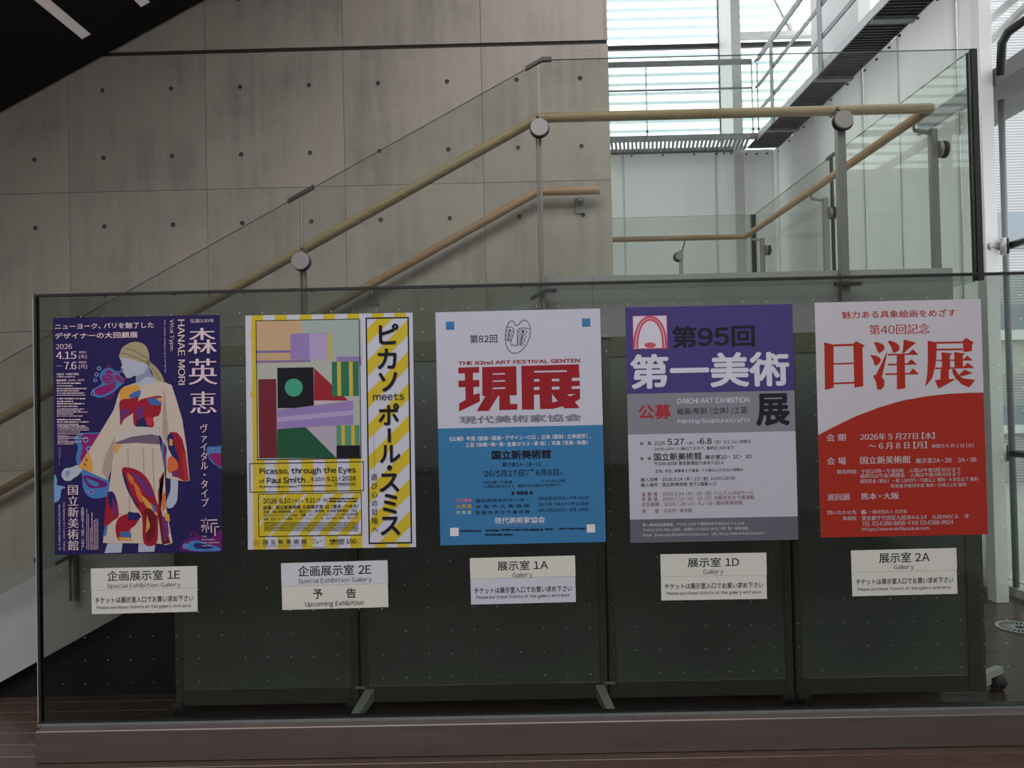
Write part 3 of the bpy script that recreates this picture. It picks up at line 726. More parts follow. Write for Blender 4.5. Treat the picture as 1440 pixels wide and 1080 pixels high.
# ---- poster one: purple, mannequin in butterfly print
def poster_one():
    p = Print('poster', [(72.3, 447.3), (306.7, 442.7), (315, 776.7), (79, 780)], PY, ink(32, 26, 72),
              label='purple poster with a mannequin in a cream butterfly print dress, leftmost on the glass', cat='poster', group='exhibition posters on the glass')
    p.C(60, 430, 3)
    PK = ink(190, 168, 178); MG = ink(118, 26, 88); BL = ink(58, 104, 158); LB = ink(98, 132, 180); MG2 = ink(88, 24, 92)
    p.begin()
    def bead(x, y, r, c=MG2): p.ell(x, y, r, r, LB); p.ell(x, y, r * .62, r * .62, c)
    # upper butterfly
    p.poly([(345, 315), (300, 270), (275, 262), (250, 275), (240, 300), (250, 325), (225, 345), (208, 355), (212, 378), (245, 388), (290, 370), (320, 345)], BL, True)
    p.poly([(338, 312), (300, 280), (278, 272), (262, 282), (285, 310), (318, 325)], MG, True)
    p.poly([(312, 325), (262, 292), (250, 300), (258, 322), (290, 336)], MG, True)
    p.poly([(310, 338), (262, 335), (225, 350), (220, 368), (245, 378), (285, 362)], MG, True)
    p.poly([(330, 330), (350, 300), (368, 285), (345, 318)], MG, True)
    p.stroke([(300, 365), (285, 388), (262, 388)], 9, MG2)
    p.stroke([(285, 330), (278, 300), (272, 262), (280, 250), (284, 262)], 4, MG)
    for x, y, r in ((238, 264, 9), (228, 290, 9), (222, 314, 8), (212, 370, 9), (300, 292, 7), (318, 282, 7), (335, 275, 7)): bead(x, y, r)
    for i in range(4): p.stroke([(325, 322), (290 - i * 4, 292 + i * 12), (268 - i * 10, 280 + i * 22)], 2.2, BL)
    p.end('butterfly_picture'); p.begin()
    p.poly([(155, 540), (215, 535), (290, 545), (300, 640), (280, 720), (285, 790), (240, 812), (195, 805), (170, 765), (168, 715), (152, 690), (140, 640), (150, 600), (135, 560)], BL, True)
    p.poly([(165, 548), (215, 540), (285, 555), (270, 690), (190, 700), (160, 650), (168, 600)], MG, True)
    p.poly([(175, 715), (260, 740), (270, 762), (215, 770), (190, 760)], MG2, True)
    p.poly([(185, 728), (235, 748), (228, 762), (200, 752)], BL, True)
    bead(182, 565, 12, MG2); bead(197, 605, 13, MG2); bead(205, 786, 10, MG)
    p.end('butterfly_picture'); p.begin()
    p.poly([(50, 715), (62, 735), (60, 755), (82, 760), (98, 768), (80, 775), (74, 812), (60, 826), (48, 820)], LB, True)
    p.end('butterfly_picture'); p.begin()
    p.poly([(692, 600), (730, 594), (760, 598), (760, 684), (735, 675), (705, 650)], BL, True)
    p.poly([(700, 628), (750, 622), (760, 630), (760, 678), (730, 668)], MG, True)
    for x in (708, 728, 748): bead(x, 608, 7)
    p.end('butterfly_picture'); p.begin()
    p.poly([(582, 1015), (610, 985), (660, 970), (700, 985), (740, 950), (762, 955), (764, 1030), (600, 1034)], MG2, True)
    p.poly([(615, 1000), (650, 990), (700, 1005), (745, 1020), (740, 1034), (620, 1032)], BL, True)
    p.poly([(640, 1003), (680, 1003), (720, 1022), (650, 1024)], ink(34, 30, 92), True); bead(603, 1014, 11, BL)
    p.stroke([(660, 975), (640, 955), (625, 958), (628, 968)], 4, MG)
    p.end('butterfly_picture'); p.begin()
    p.poly([(505, 540), (525, 640), (512, 730), (500, 640)], BL); p.poly([(508, 560), (520, 620), (514, 700)], MG)
    p.end('butterfly_picture')
    SK = ink(150, 155, 172); SK2 = ink(118, 124, 148); CR = ink(172, 158, 148); CR2 = ink(146, 130, 122); SC = ink(142, 132, 104); SC2 = ink(108, 100, 70)
    RD = ink(132, 24, 42); OR = ink(180, 92, 52); YE = ink(182, 132, 58); DB = ink(32, 30, 80); BU = ink(50, 92, 150); PU = ink(92, 40, 96); DR = ink(92, 20, 30)
    p.begin()
    p.poly([(327, 205), (331, 232), (336, 250), (331, 262), (340, 268), (339, 278), (346, 290), (356, 304), (372, 303), (389, 295), (396, 303), (398, 335), (448, 338), (485, 320), (455, 281), (448, 240), (400, 215)], SK, True)
    p.poly([(396, 298), (428, 285), (448, 250), (456, 282), (470, 305), (440, 300), (400, 325)], SK2, True)
    p.end('mannequin_picture'); p.begin()
    p.poly([(80, 712), (92, 688), (120, 682), (150, 672), (168, 690), (150, 715), (130, 728), (118, 738), (92, 736)], SK, True)
    p.poly([(96, 700), (116, 696), (112, 716), (100, 722)], SK2, True)
    p.end('mannequin_picture'); p.begin()
    p.poly([(542, 722), (570, 728), (570, 790), (566, 825), (548, 850), (528, 853), (522, 832), (534, 790), (530, 820), (540, 770)], SK, True)
    p.end('mannequin_picture'); p.begin()
    p.poly([(275, 998), (338, 998), (333, 1041), (262, 1043)], SK); p.end('mannequin_picture'); p.begin(); p.poly([(405, 1000), (476, 1000), (472, 1037), (404, 1039)], SK)
    body = p.end('mannequin_picture')
    p.begin()
    p.poly([(327, 198), (342, 172), (386, 152), (429, 163), (448, 196), (453, 233), (478, 257), (502, 290), (512, 321), (481, 316), (460, 276), (447, 250), (429, 244), (396, 233), (353, 220), (329, 218)], SC, True)
    p.stroke([(345, 178), (390, 190), (448, 228)], 4, SC2); p.stroke([(332, 200), (380, 212), (440, 240)], 4, SC2); p.poly([(430, 236), (450, 228), (456, 246), (446, 254)], SC2)
    p.stroke([(462, 262), (485, 292), (500, 316)], 3, SC2)
    p.end('scarf_picture')
    p.begin()
    p.poly([(345, 338), (322, 368), (300, 440), (228, 560), (150, 680), (275, 736), (300, 660), (322, 520), (335, 420)], CR)
    p.poly([(325, 520), (300, 560), (262, 640), (250, 700), (275, 736), (300, 660)], CR2)
    p.poly([(195, 615), (150, 680), (212, 706), (208, 650)], YE); p.poly([(180, 640), (190, 650), (186, 660)], DR); p.poly([(176, 660), (186, 672), (178, 676)], DR)
    p.poly([(325, 372), (343, 342), (395, 324), (408, 335), (448, 335), (485, 316), (525, 325), (500, 480), (490, 530), (400, 515), (320, 522), (328, 440)], CR)
    p.poly([(330, 352), (395, 334), (412, 352), (408, 378), (384, 392), (332, 400)], YE, True)
    p.poly([(365, 378), (410, 356), (410, 382), (385, 394)], BU, True)
    p.poly([(328, 400), (380, 390), (404, 384), (398, 425), (388, 448), (345, 478), (330, 505), (326, 450)], RD, True)
    p.poly([(330, 440), (375, 440), (345, 470), (332, 492)], PU, True)
    p.poly([(384, 442), (400, 405), (440, 388), (508, 384), (494, 458), (468, 472), (466, 512), (392, 511)], RD, True)
    p.poly([(440, 392), (505, 386), (498, 418), (460, 420)], BU); p.poly([(478, 390), (506, 387), (500, 408)], YE)
    p.poly([(398, 470), (425, 470), (455, 510), (396, 510)], DB); p.poly([(392, 440), (430, 425), (420, 470), (402, 480)], PU, True); p.poly([(440, 470), (465, 475), (460, 505), (440, 500)], ink(160, 40, 60), True)
    p.poly([(320, 522), (400, 510), (484, 518), (492, 548), (400, 552), (312, 582)], ink(168, 160, 158), True)
    p.poly([(310, 576), (375, 552), (460, 541), (492, 550), (496, 586), (400, 578), (311, 584)], ink(96, 78, 100))
    p.poly([(510, 322), (545, 334), (560, 380), (590, 480), (608, 600), (621, 738), (600, 741), (522, 726), (524, 600), (492, 540), (500, 440)], CR)
    p.poly([(515, 330), (520, 420), (532, 520), (525, 600), (505, 540), (508, 430)], CR2)
    p.poly([(524, 560), (540, 532), (568, 534), (590, 562), (604, 620), (618, 736), (598, 740), (565, 722), (548, 640)], RD)
    p.poly([(528, 545), (548, 535), (560, 600), (578, 650), (560, 660), (530, 600)], DB); p.poly([(585, 600), (606, 640), (616, 734), (598, 736)], ink(150, 40, 40))
    p.poly([(532, 640), (555, 640), (572, 672), (560, 704), (528, 698)], OR, True); p.poly([(535, 560), (550, 565), (548, 590), (536, 590)], YE); p.poly([(545, 700), (570, 690), (572, 724), (548, 720)], PU)
    # skirt
    p.poly([(306, 584), (400, 578), (496, 585), (516, 700), (522, 850), (549, 1000), (520, 1010), (492, 1003), (255, 1000), (268, 880), (290, 700)], CR)
    p.poly([(302, 590), (336, 584), (306, 632)], YE)
    for x in (365, 430, 470): p.stroke([(x - 5, 600), (x, 750), (x + 8, 990)], 5, CR2)
    p.poly([(515, 695), (492, 735), (502, 800), (500, 860), (540, 1000), (505, 1008), (490, 900), (488, 780)], DR)
    p.poly([(335, 690), (370, 683), (422, 706), (458, 755), (484, 830), (494, 850), (488, 905), (482, 1000), (428, 1002), (420, 890), (392, 842), (358, 770)], RD, True)
    p.poly([(337, 694), (350, 720), (372, 790), (405, 842), (392, 838), (355, 770), (338, 712)], DB, True)
    p.poly([(375, 700), (430, 735), (468, 800), (440, 800), (400, 740)], PU, True); p.poly([(360, 705), (385, 730), (380, 755), (362, 730)], OR, True)
    p.poly([(385, 745), (410, 770), (425, 830), (402, 810)], OR, True); p.poly([(420, 800), (470, 850), (485, 885), (440, 850)], YE, True)
    p.poly([(430, 860), (470, 870), (478, 940), (460, 990), (440, 985)], DR, True); p.poly([(440, 880), (455, 930), (436, 960)], YE); p.poly([(455, 830), (480, 850), (475, 880)], BU)
    p.poly([(500, 880), (528, 900), (534, 960), (515, 1003)], PU); p.poly([(505, 800), (520, 780), (520, 850), (505, 870)], OR); p.poly([(515, 870), (535, 880), (538, 910), (518, 905)], YE)
    p.poly([(272, 795), (296, 785), (314, 820), (322, 885), (300, 905), (262, 932), (265, 870)], RD, True); p.poly([(276, 790), (300, 788), (312, 835), (285, 850)], DB, True); p.poly([(296, 810), (314, 850), (318, 885), (300, 880)], PU, True)
    p.poly([(318, 900), (348, 880), (400, 872), (412, 890), (392, 925), (368, 945), (374, 975), (340, 988), (318, 985), (308, 940)], RD, True)
    p.poly([(362, 868), (405, 874), (418, 890), (395, 905), (362, 905)], DB); p.poly([(330, 955), (370, 955), (365, 985), (335, 980)], BU, True); p.poly([(320, 975), (372, 978), (370, 990), (325, 988)], YE)
    p.poly([(262, 930), (275, 925), (270, 965), (260, 975)], BU); p.poly([(320, 885), (335, 870), (332, 882)], YE)
    p.end('dress_picture')
    # lettering
    p.text('ニューヨーク、パリを魅了した', 53, 72, 470, 97, PK, off=.022)
    p.text('デザイナーの大回顧展', 53, 112, 402, 138, PK, off=.022)
    p.C(70, 440, 8.47)
    p.text('2026', 75, 370, 270, 432, PK, serif=.02); p.text('4.15', 78, 460, 322, 552, PK, serif=.03); p.text('7.6', 172, 582, 322, 674, PK, serif=.03)
    p.text('—', 82, 630, 160, 634, PK); p.text('WED', 350, 455, 440, 482, PK, serif=.02); p.text('[水]', 350, 495, 445, 548, PK, serif=.015)
    p.text('MON', 350, 575, 440, 602, PK, serif=.02); p.text('[月]', 350, 615, 448, 668, PK, serif=.015)
    p.text('休館日｜毎週火曜日', 85, 714, 350, 746, PK, off=.02); p.text('開館時間｜10:00–18:00', 85, 785, 415, 818, PK, off=.02)
    p.C(220, 440, 9)
    p.text('生誕100年', 428, 75, 735, 125, PK, serif=.015)
    p.text('森', 400, 192, 768, 515, PK, serif=.026, off=-.012); p.text('英', 408, 580, 775, 905, PK, serif=.026, off=-.012)
    p.text('HANAE MORI', 270, 85, 372, 910, PK, rot=1, serif=.022); p.text('Vital Type:', 160, 85, 230, 485, PK, rot=1, serif=.015)
    p.text('The 100th Anniversary of Birth', 92, 85, 130, 752, PK, rot=1, serif=.012)
    p.C(60, 430, 3)
    p.text('恵', 622, 362, 736, 453, PK, serif=.026, off=-.012)
    p.col('ヴァイタル・タイプ', 665, 500, 703, 845, PK, serif=.02, line=.95)
    p.C(70, 680, 10.29)
    p.col('国立新美術館', 255, 28, 432, 960, PK, serif=.022, off=-.008)
    p.text('The National Art Center, Tokyo', 188, 265, 236, 965, PK, rot=1, serif=.012); p.text('Special Exhibition Gallery 1E', 122, 300, 170, 965, PK, rot=1, serif=.012)
    p.col('企画展示室1E（東京・六本木）', 455, 340, 512, 960, PK, serif=.015, line=.9)
    p.begin()
    p.dashes([(370, 542, 950, 9), (440, 566, 955, 9), (640, 592, 955, 8), (420, 618, 955, 14), (525, 650, 955, 12), (505, 676, 955, 12), (510, 702, 950, 10)], PK, True)
    p.C(70, 515, 9)
    p.dashes([(95, 135, 325, 14), (95, 215, 400, 17), (95, 248, 295, 14), (95, 283, 470, 15), (95, 311, 378, 15), (97, 340, 450, 14), (97, 366, 460, 12), (98, 410, 455, 18), (98, 445, 305, 16), (98, 475, 440, 17), (98, 508, 360, 17),
              (98, 540, 440, 11), (98, 560, 410, 11), (98, 580, 485, 12), (98, 605, 305, 12), (98, 630, 425, 12), (100, 675, 395, 18), (100, 705, 500, 18), (100, 735, 370, 14), (105, 757, 460, 14), (105, 780, 500, 14),
              (105, 806, 505, 12), (105, 832, 390, 10), (105, 856, 425, 10), (105, 882, 240, 9), (105, 895, 370, 9), (105, 912, 480, 9), (105, 932, 240, 9), (105, 950, 410, 9), (105, 967, 350, 9), (105, 985, 310, 9)], PK)
    p.C(60, 430, 3); p.dashes([(598, 72, 672, 3), (598, 78, 640, 3)], ink(120, 105, 130), True)
    p.end('fine_print')
    # emblem of broken strokes
    p.C(270, 720, 18); p.begin()
    for (x0, y0, x1, y1, w) in ((232, 209, 325, 207, 20), (352, 148, 356, 216, 18), (395, 204, 650, 196, 28), (316, 238, 318, 300, 18), (404, 238, 406, 340, 18), (482, 290, 655, 282, 26), (244, 336, 345, 334, 16), (240, 360, 340, 358, 12), (240, 384, 342, 382, 14),
                             (366, 325, 370, 400, 16), (255, 485, 318, 415, 18), (370, 410, 374, 520, 22), (400, 372, 445, 368, 16), (402, 398, 445, 396, 14), (405, 425, 445, 425, 14), (494, 320, 502, 520, 30), (572, 372, 705, 368, 20), (588, 400, 594, 600, 30)):
        p.stroke([(x0, y0), (x1, y1)], w, PK, sm=False)
    p.end('emblem')
    for i, (t, x1) in enumerate((('THE', 390), ('NATIONAL', 595), ('ART CENTER', 700), ('TOKYO', 495))): p.text(t, 258, 600 + i * 78, x1, 632 + i * 78, PK, off=.02)

# ---- poster two: yellow and white stripes
def poster_two():
    p = Print('poster', [(344.3, 442.7), (580, 440.7), (585.3, 768.3), (349.3, 774)], PY, ink(170, 172, 186),
              label='white poster with yellow stripes around a small abstract picture, second from the left', cat='poster', group='exhibition posters on the glass')
    Y1 = ink(174, 155, 42); W1 = ink(170, 172, 186)
    p.C(330, 430, 3); p.begin()
    for x in (70, 170, 274, 373, 475, 577, 673):
        a_ = p.L(x, 38)[0]; b_ = p.L(x + 50, 38)[0]
        p.raw([(a_, -p.h / 2 + .0), (b_, -p.h / 2), (b_, p.h / 2), (a_, p.h / 2)], Y1)
    rnd = random.Random(3)
    for k in range(26):
        x = rnd.choice((70, 120, 170, 220, 274, 323, 373)) + rnd.uniform(-4, 4); y = rnd.choice((rnd.uniform(60, 1000),)); p.ell(x, y, rnd.uniform(2, 6), rnd.uniform(8, 30), rnd.choice((W1, Y1)), 8)
    p.end('stripe_print')
    def diag(x0, y0, x1, y1, bands, slope, nm, bw):
        p.begin(); p.rect(x0, y0, x1, y1, W1)
        A, B = p.L(x0, y0), p.L(x1, y1)
        for (yl, h) in bands:        # yl: height at the left side; bands rise to the right
            q = [p.L(x0 - 5, yl), p.L(x1 + 5, yl - slope * (x1 - x0 + 10)), p.L(x1 + 5, yl + h - slope * (x1 - x0 + 10)), p.L(x0 - 5, yl + h)]
            q = clip_rect(q, A[0], B[0], B[1], A[1])
            if len(q) > 2: p.raw(q, Y1)
        p.frame(x0, y0, x1, y1, bw, BK)
        p.end(nm)
    diag(552, 50, 749, 1002, [(110 + 136 * i, 66) for i in range(10)], 1.02, 'title_panel', 6)
    diag(99, 793, 538, 968, [(-60 + 100 * i, 42) for i in range(12)][3:] + [(790 + 95 * i, 45) for i in range(12)], 1.15, 'detail_panel', 3.2)
    p.begin(); p.frame(62, 664, 546, 780, 3.0, BK); p.end('title_frame')
    # a plain abstract picture of rounded colour fields in place of the printed painting
    p.begin()
    x0, y0, x1, y1 = 89, 62, 535, 643
    p.rect(x0, y0, x1, y1, ink(150, 152, 146)); p.rect(x0, y0, 285, 200, ink(170, 142, 112)); p.rect(285, y0, x1, 215, ink(138, 150, 148)); p.rect(x0, 195, 300, 240, ink(166, 140, 112))
    p.rect(x0, 190, 320, 196, ink(105, 92, 140)); p.rect(x0, 232, 320, 237, ink(105, 92, 140)); p.rect(430, 215, x1, 250, ink(120, 106, 150))
    LI = ink(128, 108, 158); LL = ink(150, 134, 172); MR = ink(96, 34, 44); GN = ink(28, 74, 52); TE = ink(58, 134, 112); YL = ink(168, 150, 62)
    p.rect(100, 310, 180, 642, MR); p.rect(180, 262, 335, 430, BK); p.poly([(335, 262), (480, 400), (335, 400)], ink(128, 34, 44))
    p.rect(410, 236, 525, 380, ink(40, 96, 74)); p.rect(432, 236, 450, 380, YL); p.rect(482, 236, 500, 380, YL)
    p.rect(235, 118, 395, 225, LI); p.rect(315, 118, 395, 225, LL); p.rect(395, 118, 412, 225, YL)
    p.ell(250, 345, 38, 38, TE); p.rect(335, 400, 400, 450, ink(165, 152, 160))
    p.poly([(180, 440), (500, 400), (500, 500), (180, 520)], LI); p.poly([(180, 470), (500, 440), (500, 460), (180, 490)], LL)
    p.poly([(180, 642), (180, 520), (300, 512), (430, 642)], GN); p.poly([(300, 512), (430, 505), (430, 642)], ink(150, 142, 158))
    p.rect(430, 590, 530, 642, BK); p.rect(430, 505, 528, 588, ink(72, 122, 96)); p.rect(450, 505, 466, 588, YL); p.rect(492, 505, 508, 588, YL)
    p.frame(x0, y0, x1, y1, 3, BK)
    p.end('abstract_picture')
    p.C(345, 640, 8.229)
    p.text('Picasso, through the Eyes', 165, 140, 1280, 228, BK, bold=.016); p.text('of', 165, 275, 225, 322, BK, bold=.012); p.text('Paul Smith', 248, 250, 692, 322, BK, bold=.016)
    p.text('_6.10', 710, 250, 865, 306, BK, bold=.01); p.text('[水]–', 873, 248, 935, 300, BK); p.text('9.21', 945, 246, 1068, 300, BK, bold=.01); p.text('[祝]', 1080, 246, 1102, 296, BK); p.text('2026', 1118, 240, 1280, 292, BK, bold=.012)
    p.begin(); p.dashes([(165, 362, 600, 12), (610, 350, 1000, 12), (1040, 333, 1270, 12)], BK); p.frame(1018, 318, 1282, 352, 3, BK); p.end('fine_print')
    p.C(350, 690, 8.727)
    p.text('2026 6.10', 178, 92, 515, 156, BK, bold=.012); p.text('[水]', 535, 95, 622, 148, BK); p.text('–9.21', 640, 88, 815, 145, BK, bold=.012); p.text('[月・祝]', 828, 90, 968, 140, BK)
    p.text('会場：国立新美術館 企画展示室 2E（東京・六本木）', 175, 170, 1345, 222, BK, off=.012)
    p.text('主催：国立新美術館、パリ国立ピカソ美術館、日本経済新聞社、TBS、', 178, 226, 1340, 272, BK, off=.008)
    p.text('TBSグロウディア、テレビ東京｜協賛：アビームコンサルティング、DNP大日本印刷', 180, 272, 1340, 318, BK, off=.008)
    p.text('後援：在日フランス大使館／アンスティチュ・フランセ、J-WAVE(81.3FM)、TBSラジオ', 182, 318, 1340, 362, BK, off=.008)
    p.begin(); p.dashes([(985, 95, 1335, 16), (985, 128, 1335, 16)] + [(190, 388 + 19.5 * i, 1345, 8) for i in range(6)], BK); p.end('fine_print')
    p.text('国 立 新 美 術 館', 175, 595, 710, 655, BK, off=.006); p.text('THE NATIONAL ART CENTER, TOKYO', 178, 668, 705, 686, BK)
    p.begin(); RDK = ink(170, 96, 60)
    for (a0, b0, a1, b1) in ((48, 608, 135, 606), (92, 628, 135, 627), (110, 648, 140, 647), (60, 620, 62, 650), (80, 615, 82, 680), (98, 630, 100, 680), (122, 650, 124, 685), (50, 640, 80, 640), (52, 670, 66, 650)): p.stroke([(a0, b0), (a1, b1)], 5, RDK, sm=False)
    p.rect(785, 562, 930, 690, W1); p.end('emblem')
    p.text('Pic.\nArt', 788, 588, 850, 648, BK, off=.012, line=.9); p.text('Al', 862, 600, 895, 628, BK, off=.01); p.text('?', 840, 625, 858, 655, BK, off=.01)
    p.text('NIKKEI', 998, 592, 1170, 630, BK, bold=.03); p.text('150', 1195, 588, 1320, 645, BK, bold=.01); p.text('th', 1328, 622, 1352, 640, BK)
    p.begin(); p.dashes([(1000, 648, 1168, 10)], BK); p.end('fine_print')
    p.C(505, 440, 6.353)
    p.text('ピ', 175, 97, 356, 280, BK, bold=.024, off=.0); p.text('カ', 163, 318, 338, 500, BK, bold=.024); p.text('ソ', 172, 530, 345, 702, BK, bold=.024)
    p.text('meets', 125, 715, 402, 780, BK, off=.006); p.text('ポ', 172, 806, 360, 1003, BK, bold=.024)
    p.C(505, 600, 6.353)
    p.begin(); p.rect(256, 14, 286, 138, BK); p.end('lettering'); p.text('ル', 182, 162, 372, 320, BK, bold=.024)
    p.begin(); p.ell(273, 365, 23, 23, BK); p.end('lettering'); p.text('ス', 182, 415, 362, 582, BK, bold=.024); p.text('ミ', 210, 597, 345, 778, BK, bold=.024); p.text('ス', 190, 800, 370, 968, BK, bold=.024)
    p.begin(); p.rect(135, 70, 138, 400, BK); p.end('thin_rule')
    p.col('遊び心の冒険へ', 108, 420, 172, 935, BK, serif=.012, line=1.2)

# ---- poster three: white over blue with red title
def poster_three():
    W3 = ink(168, 168, 182); BLU = ink(50, 103, 146)
    p = Print('poster', [(612.7, 439), (844, 434), (851.7, 761.7), (619, 767.3)], PY, W3,
              label='white and blue poster with heavy red characters and a drawn mask, middle of five', cat='poster', group='exhibition posters on the glass')
    p.C(600, 420, 3); p.begin()
    a_ = p.L(50, 548)
    p.raw([(-p.w / 2, -p.h / 2), (p.w / 2, -p.h / 2), (p.w / 2, a_[1]), (-p.w / 2, a_[1])], BLU)
    p.end('colour_field')
    WS = ink(190, 185, 192)
    for (x, y, m) in ((81, 97, BLU), (655, 84, BLU), (99, 967, WS), (675, 952, WS)): p.begin(); p.rect(x, y, x + 36, y + 34, m); p.end('corner_square')
    p.text('第82回', 182, 152, 298, 187, BK, off=.012)
    RD = ink(128, 28, 36); GR = ink(96, 102, 112)
    p.C(640, 500, 8)
    p.text('THE 82nd ART FESTIVAL GENTEN', 32, 62, 1404, 106, RD, bold=.045) if False else p.text('THE 82nd ART FESTIVAL GENTEN', 32, 47, 1404, 92, RD, bold=.04)
    p.begin()
    S = lambda *q: p.poly(list(q), RD)
    S((36, 135), (270, 128), (270, 192), (200, 196), (202, 276), (272, 274), (273, 350), (206, 352), (208, 442), (276, 422), (279, 515), (45, 630), (44, 540), (118, 498), (114, 355), (38, 354), (37, 283), (110, 280), (108, 200), (36, 202))
    S((304, 130), (424, 126), (424, 452), (342, 455), (306, 455))
    S((424, 126), (566, 123), (566, 196), (424, 200)); S((424, 216), (566, 212), (566, 275), (424, 280)); S((424, 296), (568, 292), (568, 355), (426, 360)); S((426, 378), (568, 374), (568, 448), (426, 452))
    S((562, 123), (688, 119), (694, 445), (564, 450))
    S((342, 452), (486, 450), (378, 622), (244, 624)); S((497, 448), (614, 446), (620, 546), (700, 544), (702, 606), (498, 614))
    S((744, 115), (886, 112), (888, 606), (752, 608)); S((880, 112), (1394, 98), (1395, 160), (882, 172)); S((1256, 160), (1395, 158), (1400, 246), (1310, 250), (1310, 260), (1256, 262)); S((880, 192), (1260, 184), (1260, 258), (882, 264))
    S((880, 292), (1312, 286), (1312, 345), (882, 352)); S((948, 260), (1088, 258), (1090, 392), (948, 392)); S((1172, 258), (1312, 254), (1312, 392), (1174, 392)); S((1310, 286), (1402, 282), (1402, 340), (1312, 344)); S((882, 388), (1404, 374), (1404, 432), (884, 438))
    S((950, 430), (1090, 430), (1092, 530), (1150, 512), (1215, 568), (1104, 598), (956, 600)); S((1090, 425), (1250, 425), (1285, 460), (1372, 430), (1404, 426), (1406, 486), (1346, 520), (1402, 590), (1232, 592), (1150, 508))
    p.end('lettering', label='heavy red title characters')
    p.text('現代美術家協会', 50, 668, 1420, 752, GR, off=.02)
    # line drawn mask
    p.C(700, 440, 18); p.begin()
    p.stroke([(220, 380), (260, 280), (310, 215), (365, 200), (410, 235), (440, 300), (475, 318), (515, 300), (580, 230), (650, 187), (710, 190), (770, 240), (810, 320), (828, 430), (815, 570), (780, 690), (700, 840), (600, 950), (500, 1010), (420, 1022), (330, 990), (250, 900), (205, 780), (190, 620), (200, 480)], 15, BK, closed=True)
    p.stroke([(235, 358), (320, 355), (385, 385), (408, 430), (400, 520), (365, 620), (335, 710), (325, 780), (345, 825), (370, 820), (380, 790)], 13, BK)
    p.stroke([(815, 405), (720, 385), (620, 378), (540, 400), (505, 450), (495, 560), (495, 700), (490, 790), (462, 835), (425, 830), (418, 780)], 13, BK)
    def eye(x, y, w, h, r):
        p.stroke([(x - w, y), (x - w * .3, y - h), (x + w * .5, y - h * .7), (x + w, y + 5), (x + w * .4, y + h), (x - w * .4, y + h * .8)], 9, BK, closed=True); p.ell(x, y, r, r, BK)
    for e in ((305, 460, 80, 42, 24), (285, 565, 78, 40, 22), (265, 672, 66, 40, 21), (635, 475, 112, 52, 30), (612, 592, 108, 44, 24), (595, 690, 100, 40, 22), (578, 788, 78, 40, 20)): eye(*e)
    p.end('mask_drawing')
    WT = ink(178, 180, 192); DK = ink(24, 28, 40)
    p.C(620, 600, 6.26)
    p.text('《公募》平面（絵画・版画・デザイン・CG）、立体（彫刻・立体造形）、', 75, 72, 1320, 118, WT, off=.02)
    p.text('工芸（染織・陶・漆・金属ガラス・革 他）、写真（写真・映像）', 216, 128, 1292, 172, WT, off=.02)
    p.text('国立新美術館', 447, 204, 970, 284, DK, bold=.035); p.text('展示室1A・1B・1C', 538, 312, 888, 348, DK, off=.006)
    p.text("'26/5月27日", 368, 382, 726, 440, DK, off=.004); p.text('(水)', 732, 402, 768, 432, DK); p.text('6月8日', 834, 375, 1034, 430, DK, off=.004); p.text('(月)', 1040, 396, 1074, 426, DK)
    p.begin(); p.stroke([(728, 385), (800, 382)], 4, DK, sm=False); p.poly([(795, 373), (825, 381), (795, 390)], DK); p.ell(635, 585, 14, 15, DK); p.ell(795, 580, 14, 15, DK); p.end('arrow_print')
    p.text('午前10時～午後6時', 368, 474, 628, 502, DK); p.text('※6月2日(火)休館', 890, 464, 1096, 490, DK); p.text('（入場は5時30分まで　最終日の入場は午後2時まで）', 375, 502, 1058, 534, DK)
    p.text('移動展', 665, 566, 768, 598, DK, off=.025)
    p.C(620, 690, 6.26)
    p.text('名古屋展', 135, 68, 270, 102, ink(170, 110, 150), off=.02); p.text('大 阪 展', 135, 120, 270, 155, ink(190, 140, 60), off=.02); p.text('京 都 展', 135, 175, 270, 208, ink(140, 175, 170), off=.02)
    for i, (t, d) in enumerate((('愛知芸術文化センター', "'26/6月30日火～7月 5日日"), ('大 阪 市 立 美 術 館', "'26/7月 7日火～7月12日日"), ('京 都 市 京 セ ラ 美 術 館', "'26/7月28日火～8月 2日日"))):
        p.text('／', 276, 66 + i * 53, 305, 100 + i * 53, DK); p.text(t, 306, 66 + i * 53, 780, 97 + i * 53, DK, off=.004); p.text(d, 855, 48 + i * 52, 1298, 78 + i * 52, DK, off=.004)
    p.text('現代美術家協会', 472, 230, 916, 288, WT, off=.02); p.text('THE CONTEMPORARY ARTISTS ASSOCIATION', 476, 298, 915, 308, ink(130, 150, 180))
    p.begin(); p.dashes([(168, 352, 362, 14), (390, 348, 512, 14), (528, 342, 902, 14), (915, 336, 990, 14), (1040, 332, 1275, 12), (390, 385, 638, 13)], DK); p.end('fine_print')

